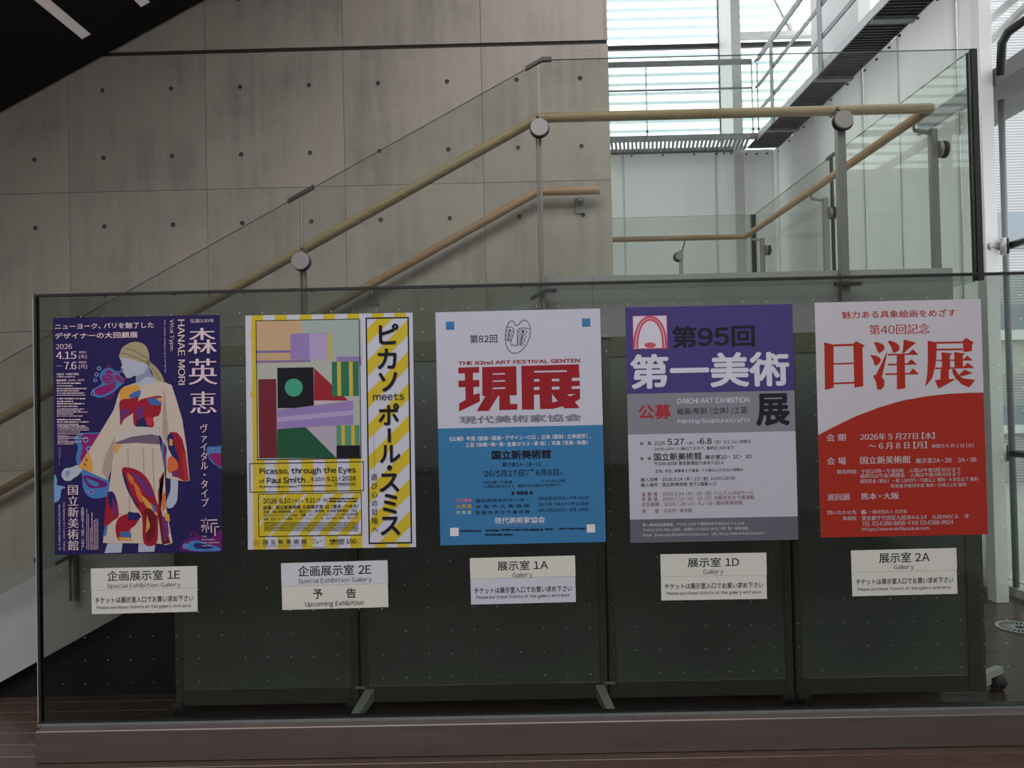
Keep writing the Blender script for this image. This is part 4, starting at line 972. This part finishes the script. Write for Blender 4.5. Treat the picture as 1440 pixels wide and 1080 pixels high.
# ---- poster four: violet, grey and white
def poster_four():
    p = Print('poster', [(879, 432.7), (1114, 427.3), (1122.7, 759), (886.7, 763.3)], PY, ink(158, 160, 172),
              label='violet and grey poster with white characters and a pink arch emblem, second from the right', cat='poster', group='exhibition posters on the glass')
    VI = ink(62, 54, 106); G1 = ink(112, 112, 122); G2 = ink(84, 86, 96); WT = ink(178, 178, 192); RD = ink(142, 38, 46); DK = ink(30, 30, 38); PK = ink(168, 72, 92)
    p.C(865, 420, 3); p.begin()
    y1, y2, y3 = p.L(50, 402)[1], p.L(53, 573)[1], p.L(60, 932)[1]; h = p.h / 2; w = p.w / 2
    p.raw([(-w, y1), (w, y1), (w, h), (-w, h)], VI); p.end('colour_field'); p.begin(); p.raw([(-w, y2), (w, y2), (w, y1), (-w, y1)], G1); p.end('colour_field'); p.begin(); p.raw([(-w, -h), (w, -h), (w, y3), (-w, y3)], G2)
    p.end('colour_field')
    p.C(880, 430, 12); p.begin()
    p.rect(112, 172, 708, 722, PK); p.rect(122, 180, 696, 710, WT)
    arch = lambda cx, w_, t, b: [(cx - w_, b)] + [(cx + w_ * math.cos(a_) , b - (b - t) * math.sin(a_) ** .8) for a_ in [math.pi - math.pi * k / 24 for k in range(1, 24)]] + [(cx + w_, b)]
    p.poly(arch(412, 285, 168, 712), PK); p.poly(arch(412, 248, 208, 712), WT); p.poly(arch(412, 236, 214, 712), PK); p.poly(arch(412, 200, 255, 712), WT); p.ell(412, 665, 98, 48, PK)
    p.end('arch_emblem')
    p.C(865, 420, 3)
    p.text('第95回', 238, 112, 590, 206, DK, bold=.03, off=.01); p.text('第一美術', 62, 228, 735, 375, WT, bold=.032, off=.012)
    p.text('公募', 97, 446, 236, 508, RD, bold=.025); p.text('展', 592, 398, 738, 537, DK, bold=.034, off=.012)
    p.text('DAIICHI ART EXHIBITION', 262, 415, 565, 443, WT, off=.01); p.text('絵画/彫刻（立体）/工芸', 262, 457, 556, 488, DK, off=.006); p.text('Painting/Sculpture/Crafts', 264, 502, 569, 530, WT, off=.01)
    p.C(885, 610, 6.26)
    p.text('会　期', 92, 68, 190, 100, DK); p.text('2026.', 218, 64, 322, 98, DK); p.text('5.27', 335, 42, 482, 96, DK, off=.012); p.text('（水）', 510, 66, 570, 94, DK); p.text('-6.8', 592, 38, 725, 90, DK, off=.012)
    p.text('（月） 6.2（火）休館日', 750, 52, 1066, 86, DK); p.text('10:00-18:00（入場は17:30まで、最終日14:00まで）', 222, 112, 928, 142, DK)
    p.text('会　場', 94, 202, 190, 234, DK); p.text('国立新美術館', 216, 166, 636, 232, DK, off=.012); p.text('展示室1D・ 2C・ 2D', 666, 182, 1076, 220, DK, off=.004)
    p.text('〒106-8558 東京都港区六本木7-22-2', 222, 240, 828, 274, DK, off=.002); p.text('生徒、学生、障害者と介護者、７５歳以上の方は入場無料', 230, 304, 998, 338, DK)
    p.text('搬入日時　2026.5.14（木）-15（金）10:00-16:00', 100, 378, 928, 414, DK); p.text('搬入場所　国立新美術館 地下1階搬入口', 102, 426, 765, 462, DK)
    p.C(885, 685, 6.128); R2 = ink(128, 84, 96)
    p.text('長 野 展　2026.6.24（水）-29（月）かんてんぱぱホール', 106, 32, 1075, 74, R2); p.text('京 都 展　2026.7.14（火）-19（日）京都市京セラ美術館', 106, 76, 1075, 114, R2)
    p.text('名古屋展　2026.7.28（火）-8.2（日）愛知県美術館', 106, 122, 975, 158, R2); p.text('後　　援　文化庁・東京都', 108, 184, 540, 220, R2)
    p.text('第一美術協会事務局　〒270-1435 千葉県白井市清水口1-3-1-104', 115, 302, 988, 334, WT); p.text('Tel.Fax 047-401-1290　会期中 03-6812-9921（呼）第一美術協会', 117, 344, 1025, 378, WT)
    p.text('Email  jimukyoku@daiichi-bijutsu.com　URL http://daiichi-bijutsu.com', 118, 388, 1158, 424, WT)

# ---- poster five: white over orange red
def poster_five():
    WT = ink(166, 164, 172); OR = ink(142, 38, 28)
    p = Print('poster', [(1146.7, 425), (1381.7, 421), (1386.7, 750.7), (1153.3, 756.7)], PY, WT,
              label='orange red and white poster with large red brush style characters, rightmost on the glass', cat='poster', group='exhibition posters on the glass')
    p.C(1135, 410, 3); p.begin()
    top = [(48, 605), (110, 572), (200, 528), (300, 490), (400, 460), (500, 442), (600, 431), (680, 427), (748, 426)]
    p.raw([(-p.w / 2, p.L(*top[0])[1])] + [p.L(*q) for q in top[1:-1]] + [(p.w / 2, p.L(*top[-1])[1]), (p.w / 2, -p.h / 2), (-p.w / 2, -p.h / 2)], ink(138, 38, 28))
    p.end('colour_field')
    p.text('魅力ある具象絵画をめざす', 146, 78, 628, 110, OR, bold=.014); p.text('第40回記念', 262, 137, 517, 180, OR, serif=.018)
    p.C(1150, 465, 6.1277); p.begin()
    S = lambda *q: p.poly(list(q), OR); SS = lambda *q: p.poly(list(q), OR, True)
    # sun
    S((55, 100), (136, 122), (138, 490), (62, 512)); S((136, 118), (315, 112), (315, 130), (136, 136)); S((136, 280), (315, 274), (315, 288), (136, 292)); S((138, 448), (315, 440), (315, 456), (138, 462)); S((306, 112), (330, 90), (405, 128), (385, 145), (392, 478), (315, 492))
    # ocean
    SS((485, 102), (530, 105), (570, 128), (572, 160), (545, 185), (522, 190), (505, 150)); SS((456, 212), (505, 218), (540, 240), (538, 270), (510, 296), (492, 300), (478, 255))
    S((600, 170), (580, 280), (552, 400), (575, 430), (572, 480), (545, 508), (512, 508), (500, 440), (476, 384), (500, 382), (540, 300))
    SS((605, 90), (660, 98), (700, 130), (700, 165), (672, 186), (650, 188), (632, 140)); S((742, 76), (848, 104), (800, 140), (742, 192), (728, 194))
    S((605, 200), (780, 196), (818, 160), (866, 206), (605, 214)); S((605, 285), (770, 282), (805, 246), (856, 290), (605, 300)); S((583, 368), (790, 364), (820, 324), (872, 375), (583, 382)); S((680, 205), (748, 203), (754, 495), (682, 508))
    # exhibition
    S((946, 86), (1024, 100), (1022, 230), (1010, 320), (985, 410), (925, 486), (942, 380), (948, 240)); S((1020, 96), (1250, 92), (1250, 108), (1020, 112)); S((1020, 156), (1250, 152), (1250, 168), (1020, 170)); S((1248, 86), (1278, 62), (1344, 102), (1328, 120), (1328, 176), (1256, 184))
    S((1066, 186), (1160, 196), (1138, 215), (1140, 330), (1128, 335), (1130, 415), (1056, 420), (1058, 335), (1070, 330)); S((1175, 184), (1268, 196), (1248, 212), (1250, 320), (1178, 324))
    S((1020, 252), (1255, 246), (1286, 214), (1335, 256), (1020, 262)); S((1012, 318), (1250, 314), (1292, 276), (1348, 322), (1012, 330)); S((1008, 428), (1060, 418), (1190, 416), (1040, 500))
    S((1155, 330), (1182, 330), (1215, 382), (1250, 410), (1356, 424), (1306, 488), (1240, 462), (1190, 412), (1165, 370)); S((1215, 382), (1262, 334), (1334, 366), (1240, 392))
    p.end('lettering', label='large orange red title characters')
    p.C(1150, 600, 6)
    T = lambda t, x0, y0, x1, y1, sr=.012: p.text(t, x0, y0, x1, y1, WT, serif=sr)
    T('会 期', 72, 60, 235, 122, .018); T('2026年 5 月27日【水】', 356, 50, 985, 112, .018); T('～ 6 月 8 日【月】', 430, 128, 918, 188, .018); T('休館日 6 月 2 日［火］', 960, 140, 1312, 180)
    T('会 場', 76, 258, 238, 320, .018); T('国立新美術館', 358, 248, 780, 312, .02); T('展示室2A・2B　3A・3B', 826, 260, 1336, 304)
    T('観覧時間：午前10時－午後6時　入場は午後5時30分まで', 162, 348, 1204, 394, .008); T('最終日は午後3時閉会　入場は午後2時30分まで', 358, 386, 1204, 430, .008)
    T('観覧料金（税込） 一般 1,000円・70歳以上 無料・大学生以下 無料', 358, 428, 1350, 474, .008); T('障害者手帳持参者 無料・付添人1名 無料', 616, 474, 1254, 514, .008)
    T('巡回展', 80, 565, 272, 622, .018); T('熊本・大阪', 364, 556, 684, 614, .018)
    T('問い合わせ先', 82, 705, 325, 740); T('事務所', 208, 756, 325, 790); T('一般社団法人 日洋会', 426, 698, 752, 734); T('東京都千代田区九段南4-6-14　九段YMビル　3F', 370, 740, 1278, 786)
    T('TEL 03-6388-9858・FAX 03-6388-9924', 372, 788, 1140, 834); T('https://www.nichiyoukai.com', 372, 842, 938, 884)
    p.begin(); p.ell(386, 720, 20, 19, WT); p.ell(392, 720, 11, 11, OR); p.ell(400, 726, 10, 7, WT); p.end('emblem')
for f_ in (poster_one, poster_two, poster_three, poster_four, poster_five): f_()

# ---- room signs under the posters: two stuck sheets each
def room_sign(corners, mid, up_ink, lo_ink, head, sub, crop, hb, sb, second, label, upcoming=False):
    TL, TR, BR, BL = corners
    p = Print('room_sign', corners, PY, ink(140, 140, 136), label=label, cat='sign', group='room signs under the posters')
    p.C(*crop)
    a_ = p.L(0, mid)[1]
    p.begin(); w, h = p.w / 2 + .0004, p.h / 2 + .0004
    p.sheet.data.materials[0] = lo_ink
    # upper paper as a thin sheet of its own
    sh = p.mb; sh.box((-w, -.0009, a_), (w + .001, -.0001, h), up_ink); p.end('upper_sheet'); p.z = -.001
    dk = ink(34, 34, 50)
    p.text(head, *hb, dk, off=.014); p.text(sub, *sb, dk, off=.002)
    for (t, bx, of) in second: p.text(t, *bx, dk, off=of)
W_A = ink(182, 182, 176); W_B = ink(176, 178, 186); W_C = ink(184, 183, 176); W_D = ink(172, 174, 186)
TK = 'チケットは展示室入口でお買い求め下さい'; EN = 'Please purchase tickets at the gallery entrance.'
room_sign([(128, 799.5), (276.7, 796), (278, 860), (129, 863.7)], 385, W_A, W_A, '企画展示室 1E', 'Special Exhibition Gallery', (120, 785, 8.47), (260, 142, 1132, 262), (262, 292, 1136, 362),
          [(TK, (118, 442, 1286, 532), .006), (EN, (136, 552, 1268, 604), .0)], 'white room sign reading 1E under the purple mannequin poster')
room_sign([(396, 792), (545, 788), (545.7, 853.5), (396.3, 858)], 378, W_B, W_C, '企画展示室 2E', 'Special Exhibition Gallery', (390, 780, 8.47), (246, 122, 1120, 248), (250, 272, 1126, 345),
          [('予', (424, 412, 542, 524), .012), ('告', (820, 398, 940, 514), .012), ('Upcoming Exhibition', (330, 548, 1028, 622), .002)], 'white room sign reading 2E Upcoming Exhibition under the yellow striped poster')
room_sign([(661.3, 785), (808, 781.3), (810, 846.5), (662, 850.3)], 258, W_C, W_D, '展示室 1A', 'Gallery', (560, 740, 3.375), (470, 163, 711, 208), (542, 218, 638, 248),
          [(TK, (361, 282, 824, 318), .006), (EN, (370, 320, 816, 346), .0)], 'room sign reading 1A with a bluish lower sheet under the red lettered poster')
room_sign([(928.7, 779.5), (1077, 777.3), (1078.7, 842), (930, 844.5)], 242, W_A, W_A, '展示室 1D', 'Gallery', (860, 740, 3.3737), (360, 148, 605, 193), (435, 203, 530, 233),
          [(TK, (252, 264, 718, 298), .006), (EN, (262, 304, 712, 328), .0)], 'white room sign reading 1D under the violet and grey poster')
room_sign([(1197, 774.3), (1344.7, 770.5), (1346, 835), (1198.3, 838.5)], 338, W_A, W_A, '展示室 2A', 'Gallery', (1190, 765, 8.47), (388, 98, 992, 220), (566, 245, 805, 312),
          [(TK, (115, 392, 1272, 482), .006), (EN, (135, 502, 1252, 556), .0)], 'white room sign reading 2A under the orange red poster')

# ------------------------------------------------------------ far bay: covered walls, glazing, service walkway
CWZ = 3.14 + CZ; BYW = 9.815
def wavy_sheet(p0, p1, z0, z1, name, label, amp=.012, seed=0, group='white cover sheets on the walls', m=SHEET, cat='cover sheet', folds=4, eyes=False):
    rn = random.Random(seed); p0 = Vector(p0); p1 = Vector(p1); L = (p1 - p0).length; d = (p1 - p0) / L; nrm = Vector((-d.y, d.x, 0))
    nx, nz_ = 28, 10; ph = [rn.uniform(0, 6.28) for _ in range(6)]; fr = [rn.uniform(.5, 1.0) * folds * k for k in (1, 2.3, 4.1)]
    mb = MB(); vs = []
    for lay in (0, 1):
        for j in range(nz_ + 1):
            for i in range(nx + 1):
                u, v = i / nx, j / nz_
                w = amp * (math.sin(fr[0] * u * 6.28 / 2 + ph[0] + v) + .6 * math.sin(fr[1] * u * 3.14 + ph[1] - v * 2) + .35 * math.sin(fr[2] * u * 3.14 + ph[2] + 3 * v))
                w *= (.35 + .65 * math.sin(math.pi * min(1, u * 1.0)) ** .4 if 0 < u < 1 else .35)
                pt_ = p0 + d * (L * u) + nrm * (w + lay * .003); vs.append((pt_.x, pt_.y, z0 + (z1 - z0) * v))
    N = (nx + 1) * (nz_ + 1); fs = []
    for j in range(nz_):
        for i in range(nx):
            a_ = j * (nx + 1) + i; fs += [(a_, a_ + 1, a_ + nx + 2, a_ + nx + 1), (N + a_, N + a_ + nx + 1, N + a_ + nx + 2, N + a_ + 1)]
    for j in range(nz_):
        for a_ in (j * (nx + 1), j * (nx + 1) + nx): fs.append((a_, a_ + nx + 1, N + a_ + nx + 1, N + a_))
    for i in range(nx):
        for a_ in (i, nz_ * (nx + 1) + i): fs.append((a_, N + a_, N + a_ + 1, a_ + 1))
    mb.add(vs, fs, m, True)
    mid_ = (p0 + p1) / 2
    o = mb.build(name, None, (mid_.x, mid_.y, z0))
    tag(o, label, cat, group)
    if eyes:
        em = MB()
        for k in range(eyes):
            pt_ = p0 + d * (L * (k + .3) / eyes) - nrm * .02 - Vector((mid_.x, mid_.y, z0)); pt_.z = z1 - z0 - .06
            em.tube([pt_ + nrm * .012, pt_ - nrm * .004], .012, BLACKTRIM, 8)
        em.build('eyelets', o)
    return o
xl = WX1 + .35
bk = [0.9, at_y(878, 300, BYW).x, at_y(1008, 300, BYW).x, 2.93]
nm_b = ['pale cover sheet on the far wall next to the concrete wall edge', 'wide pale cover sheet in the middle of the far wall', 'narrow pale cover sheet beside the far grey column']
bk[0] = bk[1] - .9; bk += [3.44]; nm_b += ['narrow pale cover sheet on the far wall right of the grey column']
for i in range(4): wavy_sheet(((at_y(1042.5, 100, 9.82).x + .006 if i == 3 else bk[i] - .01), BYW + .012 * (i % 2) + (.03 if i == 3 else 0), 0), (bk[i + 1] + .01, BYW + .012 * (i % 2) + (.03 if i == 3 else 0), 0), .02, CWZ + .03, 'cover_sheet', nm_b[i], amp=.004, seed=i, folds=2, eyes=3, m=SHEETB)
SX = 3.45
ys = [BYW - .02] + [at_x(px, 300, SX).y for px in (1084, 1143, 1211, 1262, 1344)] + [5.52]
nm_r = ['white cover sheet on the side wall, farthest, next to the grey column', 'white cover sheet on the side wall, second from the far corner', 'white cover sheet on the side wall, third from the far corner',
        'creased white cover sheet on the side wall, fourth from the far corner', 'white cover sheet on the side wall above the landing handrail corner', 'white cover sheet on the side wall, nearest to the camera']
for i in range(6):
    wavy_sheet((SX + .040 + .024 * (i % 2), ys[i] + .015, 0), (SX + .040 + .024 * (i % 2), ys[i + 1] - .015, 0), .02, CWZ + .05, 'cover_sheet', nm_r[i], amp=.007, seed=10 + i, folds=3.0 * abs(ys[i] - ys[i + 1]) + 1, eyes=3)
# near white blade column at the end of the sheets, and the far one
c_ = MB().box((3.37, 5.36, 0.001), (3.462, 5.46, CWZ + .3), WHITEP, bev=.003).build('column', None, (3.41, 5.41, 0)); tag(c_, 'slender white column at the near end of the covered side wall', 'column', 'white columns')
FC = at_y(1036, 100, 9.86)
c2 = MB().box((at_y(1029, 100, 9.82).x, 9.78 + .03, 0.001), (at_y(1042.5, 100, 9.82).x, 10.40, 8), WHITEP, bev=.004).build('column', None, (2.98, 10.1, 0)); tag(c2, 'tall white blade column at the far corner behind the walkway', 'column', 'white columns')
c3 = MB().box((3.86, 8.25, 0.001), (4.0, 9.55, 8), WHITEP, bev=.004).build('column', None, (3.9, 8.9, 0)); tag(c3, 'broad white column on the side facade behind the walkway rails', 'column', 'white columns')

# walkway: back run along y, side run along x=3.08..3.45
wk = empty('service_walkway'); tag(wk, 'grey steel service walkway with flat bar rails turning the far corner', 'walkway')
wx0, wx1, wy0, wy1 = 3.08, 3.455, 9.34, 9.78
MB().box((-.1, wy0, CWZ), (wx0, wy0 + .012, CWZ + .075), GALV).build('edge_beam', wk)
MB().box((-.1, wy1 - .01, CWZ - .02), (2.9, wy1, CWZ + .05), GALV).build('edge_beam', wk)
for k in range(46):              # ribbed deck of the back run
    x = .62 + k * .052
    MB().bar((x, wy0 + .013, CWZ + .012), (x + .07, wy1 - .012, CWZ + .012), .030, .02, GALVL).build('deck_rib', wk)
MB().box((wx0 - .012, 2.2, CWZ - .015), (wx0, wy0 - .0, CWZ + .065), GALVL).build('edge_beam', wk)
MB().box((wx1 - .0, 2.2, CWZ + .0), (wx1 + .008, wy1, CWZ + .08), GALV).build('edge_beam', wk)
sr = MB().box((-.18, -.014, -.012), (.18, .014, .012), DECK).build('deck_rib', wk); y = 4.6; first = True
while y < 9.7:
    o = sr if first else copy_part(sr, wk); first = False; o.location = ((wx0 + wx1) / 2, y, CWZ + .015); y += .052
MB().box((wx0 + .0, 2.2, CWZ + .030), (wx1, wy1, CWZ + .036), DECK).build('deck_plate', wk)
for yy in (9.0, 7.55, 6.35): MB().box((wx0 + .001, yy - .04, CWZ - .03), (wx1 - .001, yy + .04, CWZ + .002), GALV).build('cross_beam', wk)
TOPZ = 4.11 + CZ; M1 = 3.78 + CZ; M2 = 3.46 + CZ
MB().box((-.1, wy0 - .02, TOPZ - .035), (wx0 - .06, wy0 - .005, TOPZ + .035), GALV).build('top_rail', wk)
MB().box((-.1, wy0 - .015, M1 - .012), (wx0 - .06, wy0 - .005, M1 + .012), GALV).build('mid_rail', wk)
MB().bar((wx0 - .006, 9.24, TOPZ - .0), (wx0 - .006, 2.2, TOPZ), .02, .07, GALV).build('top_rail', wk)
for z in (M1, M2): MB().bar((wx0 - .006, 9.24, z), (wx0 - .006, 2.2, z), .012, .05, GALV).build('mid_rail', wk)
for z in (TOPZ, M1): MB().bar((wx0 - .006, 9.24, z), (wx0 - .02, wy0 - .012, z - .0), .016, .03, GALV).build('corner_link', wk)
for x in (at_y(908, 120, wy0).x, wx0 - .07, wx0 + .0): MB().tube([(x, wy0 - .03, CWZ + .0), (x, wy0 - .03, TOPZ - .03)], .008, GALVL, 8).box((x - .014, wy0 - .04, CWZ + .1), (x + .014, wy0 - .022, CWZ + .12), DSTEEL).build('post', wk)
for yy in (8.75, 7.36, 5.9): MB().box((wx0 - .022, yy - .05, CWZ - .02), (wx0 - .013, yy + .05, TOPZ - .035), GALV).build('post', wk)

# back glazing with dark transoms
w2_ = empty('window_2'); w2_['kind'] = 'structure'
MB().box((.4, 10.44, 0), (4.0, 10.45, 8), PANE_W).box((-3.99, 10.44, 4.62), (.395, 10.45, 8), PANE_W).build('window_glass', w2_)
zt1 = at_y(950, 67, 10.42).z
MB().box((-3.99, 10.38, zt1 - .032), (4.3, 10.43, zt1 + .032), DSTEEL).build('transom', w2_)
xm = at_y(1010, 60, 10.42).x
MB().box((xm - .010, 10.38, CWZ), (xm + .010, 10.43, 8), DSTEEL).build('mullion', w2_)
zb1 = at_y(1080, 51, 10.3).z
bm1 = MB().box((3.14, 10.22, zb1 - .035), (4.2, 10.34, zb1 + .035), WHITEP, bev=.003).build('brace_beam', None, (3.6, 10.28, zb1)); tag(bm1, 'pale steel beam between the white columns behind the walkway', 'beam')
ga = at_y(1089, 0, 10.25); gb = at_y(1113, 46, 10.25)
MB().tube([ga - bm1.location - (gb - ga) * .4, gb - bm1.location], .014, GALVL, 8).build('tie_rod', bm1)
gq = gb - bm1.location
MB().prism([(gq.x - .07, gq.z - .0), (gq.x + .03, gq.z), (gq.x + .0, gq.z + .13), (gq.x - .05, gq.z + .13)], gq.y - .008, gq.y + .008, WHITEP).build('gusset_plate', bm1)
# outside louvers, back and side
lv = empty('louver_screen', (1.8, 10.95, CWZ)); tag(lv, 'horizontal frosted glass louvers outside the far window', 'louvers')
first = None; z = CWZ + .0
while z < 8.0:
    if first is None: first = MB().box((-6.2, -.012, -.022), (2.6, .012, .022), LOUVER).build('slat', lv); o = first
    else: o = copy_part(first, lv)
    o.location = (0, 0, z - CWZ); o.rotation_euler = (R(14), 0, 0); z += .1385

# ------------------------------------------------------------ side glazing near the camera
GXW = 3.72
w1_ = empty('window_1'); w1_['kind'] = 'structure'; w1_['label'] = 'tall glazed facade at the right'
for (y0, y1, z0, z1) in ((3.0, 5.2, .07, 3.66), (5.2, 9.8, .07, 3.66), (3.0, 9.8, 3.95, 8)):
    x = GXW if z1 < 4 else 4.02
    mb2 = MB(); vs = [(x, y0, z0), (x, y1, z0), (x, y1, z1), (x, y0, z1), (x + .012, y0, z0), (x + .012, y1, z0), (x + .012, y1, z1), (x + .012, y0, z1)]
    mb2.add(vs, [(0, 3, 2, 1), (4, 5, 6, 7)], PANE_W); mb2.add(vs, [(0, 1, 5, 4), (2, 3, 7, 6), (1, 2, 6, 5), (3, 0, 4, 7)], GEDGE); mb2.build('window_glass', w1_)
my = at_x(1419, 500, 3.62).y
for yy in (my, my - 1.6, my - 3.2, my - 4.8): MB().tube([(3.62, yy, .07), (3.62, yy, 3.66)], .022, MULL, 12).build('mullion', w1_)
MB().box((3.60, -9, .001), (3.80, 9.8, .068), SILL, bev=.004).build('sill', w1_)
slab_ = MB().box((3.472, 3.02, 2.14 + CZ), (4.012, 6.4, 2.27 + CZ), FINM, bev=.004).build('beam', None, (3.77, 4.4, 2.2 + CZ)); tag(slab_, 'broad white horizontal fin beam across the right facade', 'beam')
MB().box((3.40, -1.5, 2.275 + CZ), (3.46, 6.0, 2.29 + CZ), WHITEP) 
# braces with flanged nodes
bl = ['flanged steel node with a dark tube on the right facade, above the partition top', 'flanged steel node with a dark tube on the right facade, seen through the partition glass']
for i, (px, py) in enumerate(((1412, 346), (1412, 637))):
    c = at_x(px, py, 3.50); o = empty('brace_node', c); tag(o, bl[i], 'bracket', 'flanged nodes on the facade')
    def T_(p0, p1, r, m, nm, n=18): MB().tube([Vector(p0), Vector(p1)], r, m, n).build(nm, o)
    T_((-.13, .05, 0), (-.02, .01, 0), .028, GALVL, 'stub'); T_((-.10, .04, 0), (-.08, .03, 0), .042, STEEL, 'collar')
    T_((-.02, .02, 0), (.015, -.0, 0), .062, GALVL, 'flange', 24); T_((.016, -.0, 0), (.03, -.008, 0), .058, DSTEEL, 'flange_ring', 24)
    T_((.03, -.008, 0), (.12, -2.2, .03), .026, DSTEEL, 'tube')
# tubes at the very top right
ta = at_y(1376, 74, 6.3); tb_ = at_y(1460, -8, 5.0)
o = MB().tube([ta, tb_], .028, WHITEP, 14).build('tube_brace'); tag(o, 'pale round brace tube at the top right corner, the lower one', 'brace', 'brace tubes at the top right')
ta = at_y(1376, 42, 6.3); tb_ = at_y(1450, -22, 5.2)
o = MB().tube([ta, tb_], .03, WHITEP, 14).build('tube_brace'); tag(o, 'pale round brace tube at the top right corner, the upper one', 'brace', 'brace tubes at the top right')
o = MB().tube([at_y(1407, 106, 4.72), at_y(1409, 60, 4.66), at_y(1418, 45, 4.6), at_y(1450, 22, 4.5), at_y(1560, -50, 4.2)], .026, DSTEEL, 12).build('bent_frame'); tag(o, 'dark bent steel frame tube above the white beam at top right', 'frame')
o = MB().tube([at_x(1397, 655, 3.55), at_x(1403, 690, 3.54), at_x(1402, 735, 3.54), at_x(1397, 785, 3.56), (3.56, at_x(1397, 785, 3.56).y, .075)], .014, RUBBER, 10).build('hose'); tag(o, 'dark curved hose hanging at the foot of the right window', 'hose')
# hanging grey sheet
cl = at_y(1368, 700, 4.72); cr_ = at_y(1386, 700, 4.72)
cs = wavy_sheet((cl.x - .25, 4.72, 0), (cr_.x, 4.78, 0), at_y(1380, 893, 4.72).z + .03, 1.62, 'dust_sheet', 'grey dust sheet hanging to the floor behind the rightmost display board', amp=.014, seed=33, m=SHEET2, cat='cover sheet', group='grey sheets', folds=2)
del cs['group']
MB().box((-.16, -.03, .0), (.145, .03, .09), SHEET2).build('hem_weight', cs) if False else None
# round floor grate
gc = at_z(1434, 883, 0.0); gr = empty('floor_grate', (gc.x, gc.y, 0.001)); tag(gr, 'round metal air grate set in the plank floor at the right', 'grate')
def ring(r0, r1, z, nm, n=40, m=GALVL):
    mb = MB(); vs = []
    for r_, z_ in ((r0, 0), (r0, z), (r1, z), (r1, 0)): vs += [(r_ * math.cos(2 * math.pi * k / n), r_ * math.sin(2 * math.pi * k / n), z_) for k in range(n)]
    mb.add(vs, [(i * n + k, i * n + (k + 1) % n, (i + 1) * n + (k + 1) % n, (i + 1) * n + k)[::-1] for i in range(3) for k in range(n)], m); return mb.build(nm, gr)
ring(.118, .135, .006, 'rim'); ring(.03, .042, .005, 'hub_ring'); MB().tube([(0, 0, 0), (0, 0, .0015)], .118, BLACK, 32).build('grate_pit', gr)
g1 = MB().box((.042, -.0035, .0016), (.118, .0035, .0046), GALVL).build('grate_bar', gr)
for k in range(1, 24): copy_part(g1, gr).rotation_euler = (0, 0, 2 * math.pi * k / 24)

# ------------------------------------------------------------ outdoors beyond the facade
o = MB().box((3.81, -12, -.30), (24, 30, -.02), OUTG).build('ground'); o['kind'] = 'structure'
def stripe_mat(name, c0, c1, freq):
    m = bpy.data.materials.new(name); m.use_nodes = True; nt = m.node_tree; b = nt.nodes['Principled BSDF']; b.inputs['Roughness'].default_value = .6
    tc = nt.nodes.new('ShaderNodeTexCoord'); w = nt.nodes.new('ShaderNodeTexWave'); w.bands_direction = 'Z'; w.inputs['Scale'].default_value = freq
    nt.links.new(tc.outputs['Object'], w.inputs['Vector']); cr = nt.nodes.new('ShaderNodeValToRGB'); cr.color_ramp.elements[0].color = (*c0, 1); cr.color_ramp.elements[1].color = (*c1, 1)
    nt.links.new(w.outputs['Fac'], cr.inputs[0]); nt.links.new(cr.outputs[0], b.inputs['Base Color']); return m
FIN = stripe_mat('fine_facade_louvers', (.20, .20, .22), (.46, .44, .45), 7.0)
FBAND = mat('facade_band_grey', (.20, .22, .26), .5); FPAN = mat('facade_panel_cream', (.42, .41, .38), .6)
bb = empty('louvered_building', (9, 12, 0)); tag(bb, 'pale building with fine horizontal louvers outside the right window', 'building')
def B(px0, py0, px1, py1, Y, m, nm, d=.3, ext=3.0):
    a_ = at_y(px0, py0, Y); b_ = at_y(px1, py1, Y); c = Vector((9, 12, 0))
    MB().box(Vector((a_.x, Y, b_.z)) - c, Vector((b_.x + ext, Y + d, a_.z)) - c, m).build(nm, bb)
B(1330, -500, 1600, 300, 12, FIN, 'louver_field'); B(1330, 300, 1600, 345, 11.97, FBAND, 'grey_band'); B(1330, 345, 1600, 432, 12, FIN, 'louver_field'); B(1330, 432, 1600, 466, 11.98, FBAND, 'grey_band')
B(1330, 466, 1600, 474, 11.9, WHITEP, 'ledge'); B(1330, 474, 1600, 527, 12.02, FPAN, 'cream_panel'); B(1330, 527, 1600, 572, 12, FIN, 'louver_field'); B(1330, 572, 1600, 600, 11.98, FBAND, 'grey_band'); B(1330, 600, 1600, 606, 11.9, WHITEP, 'ledge')
B(1330, 606, 1600, 735, 12, FIN, 'louver_field')
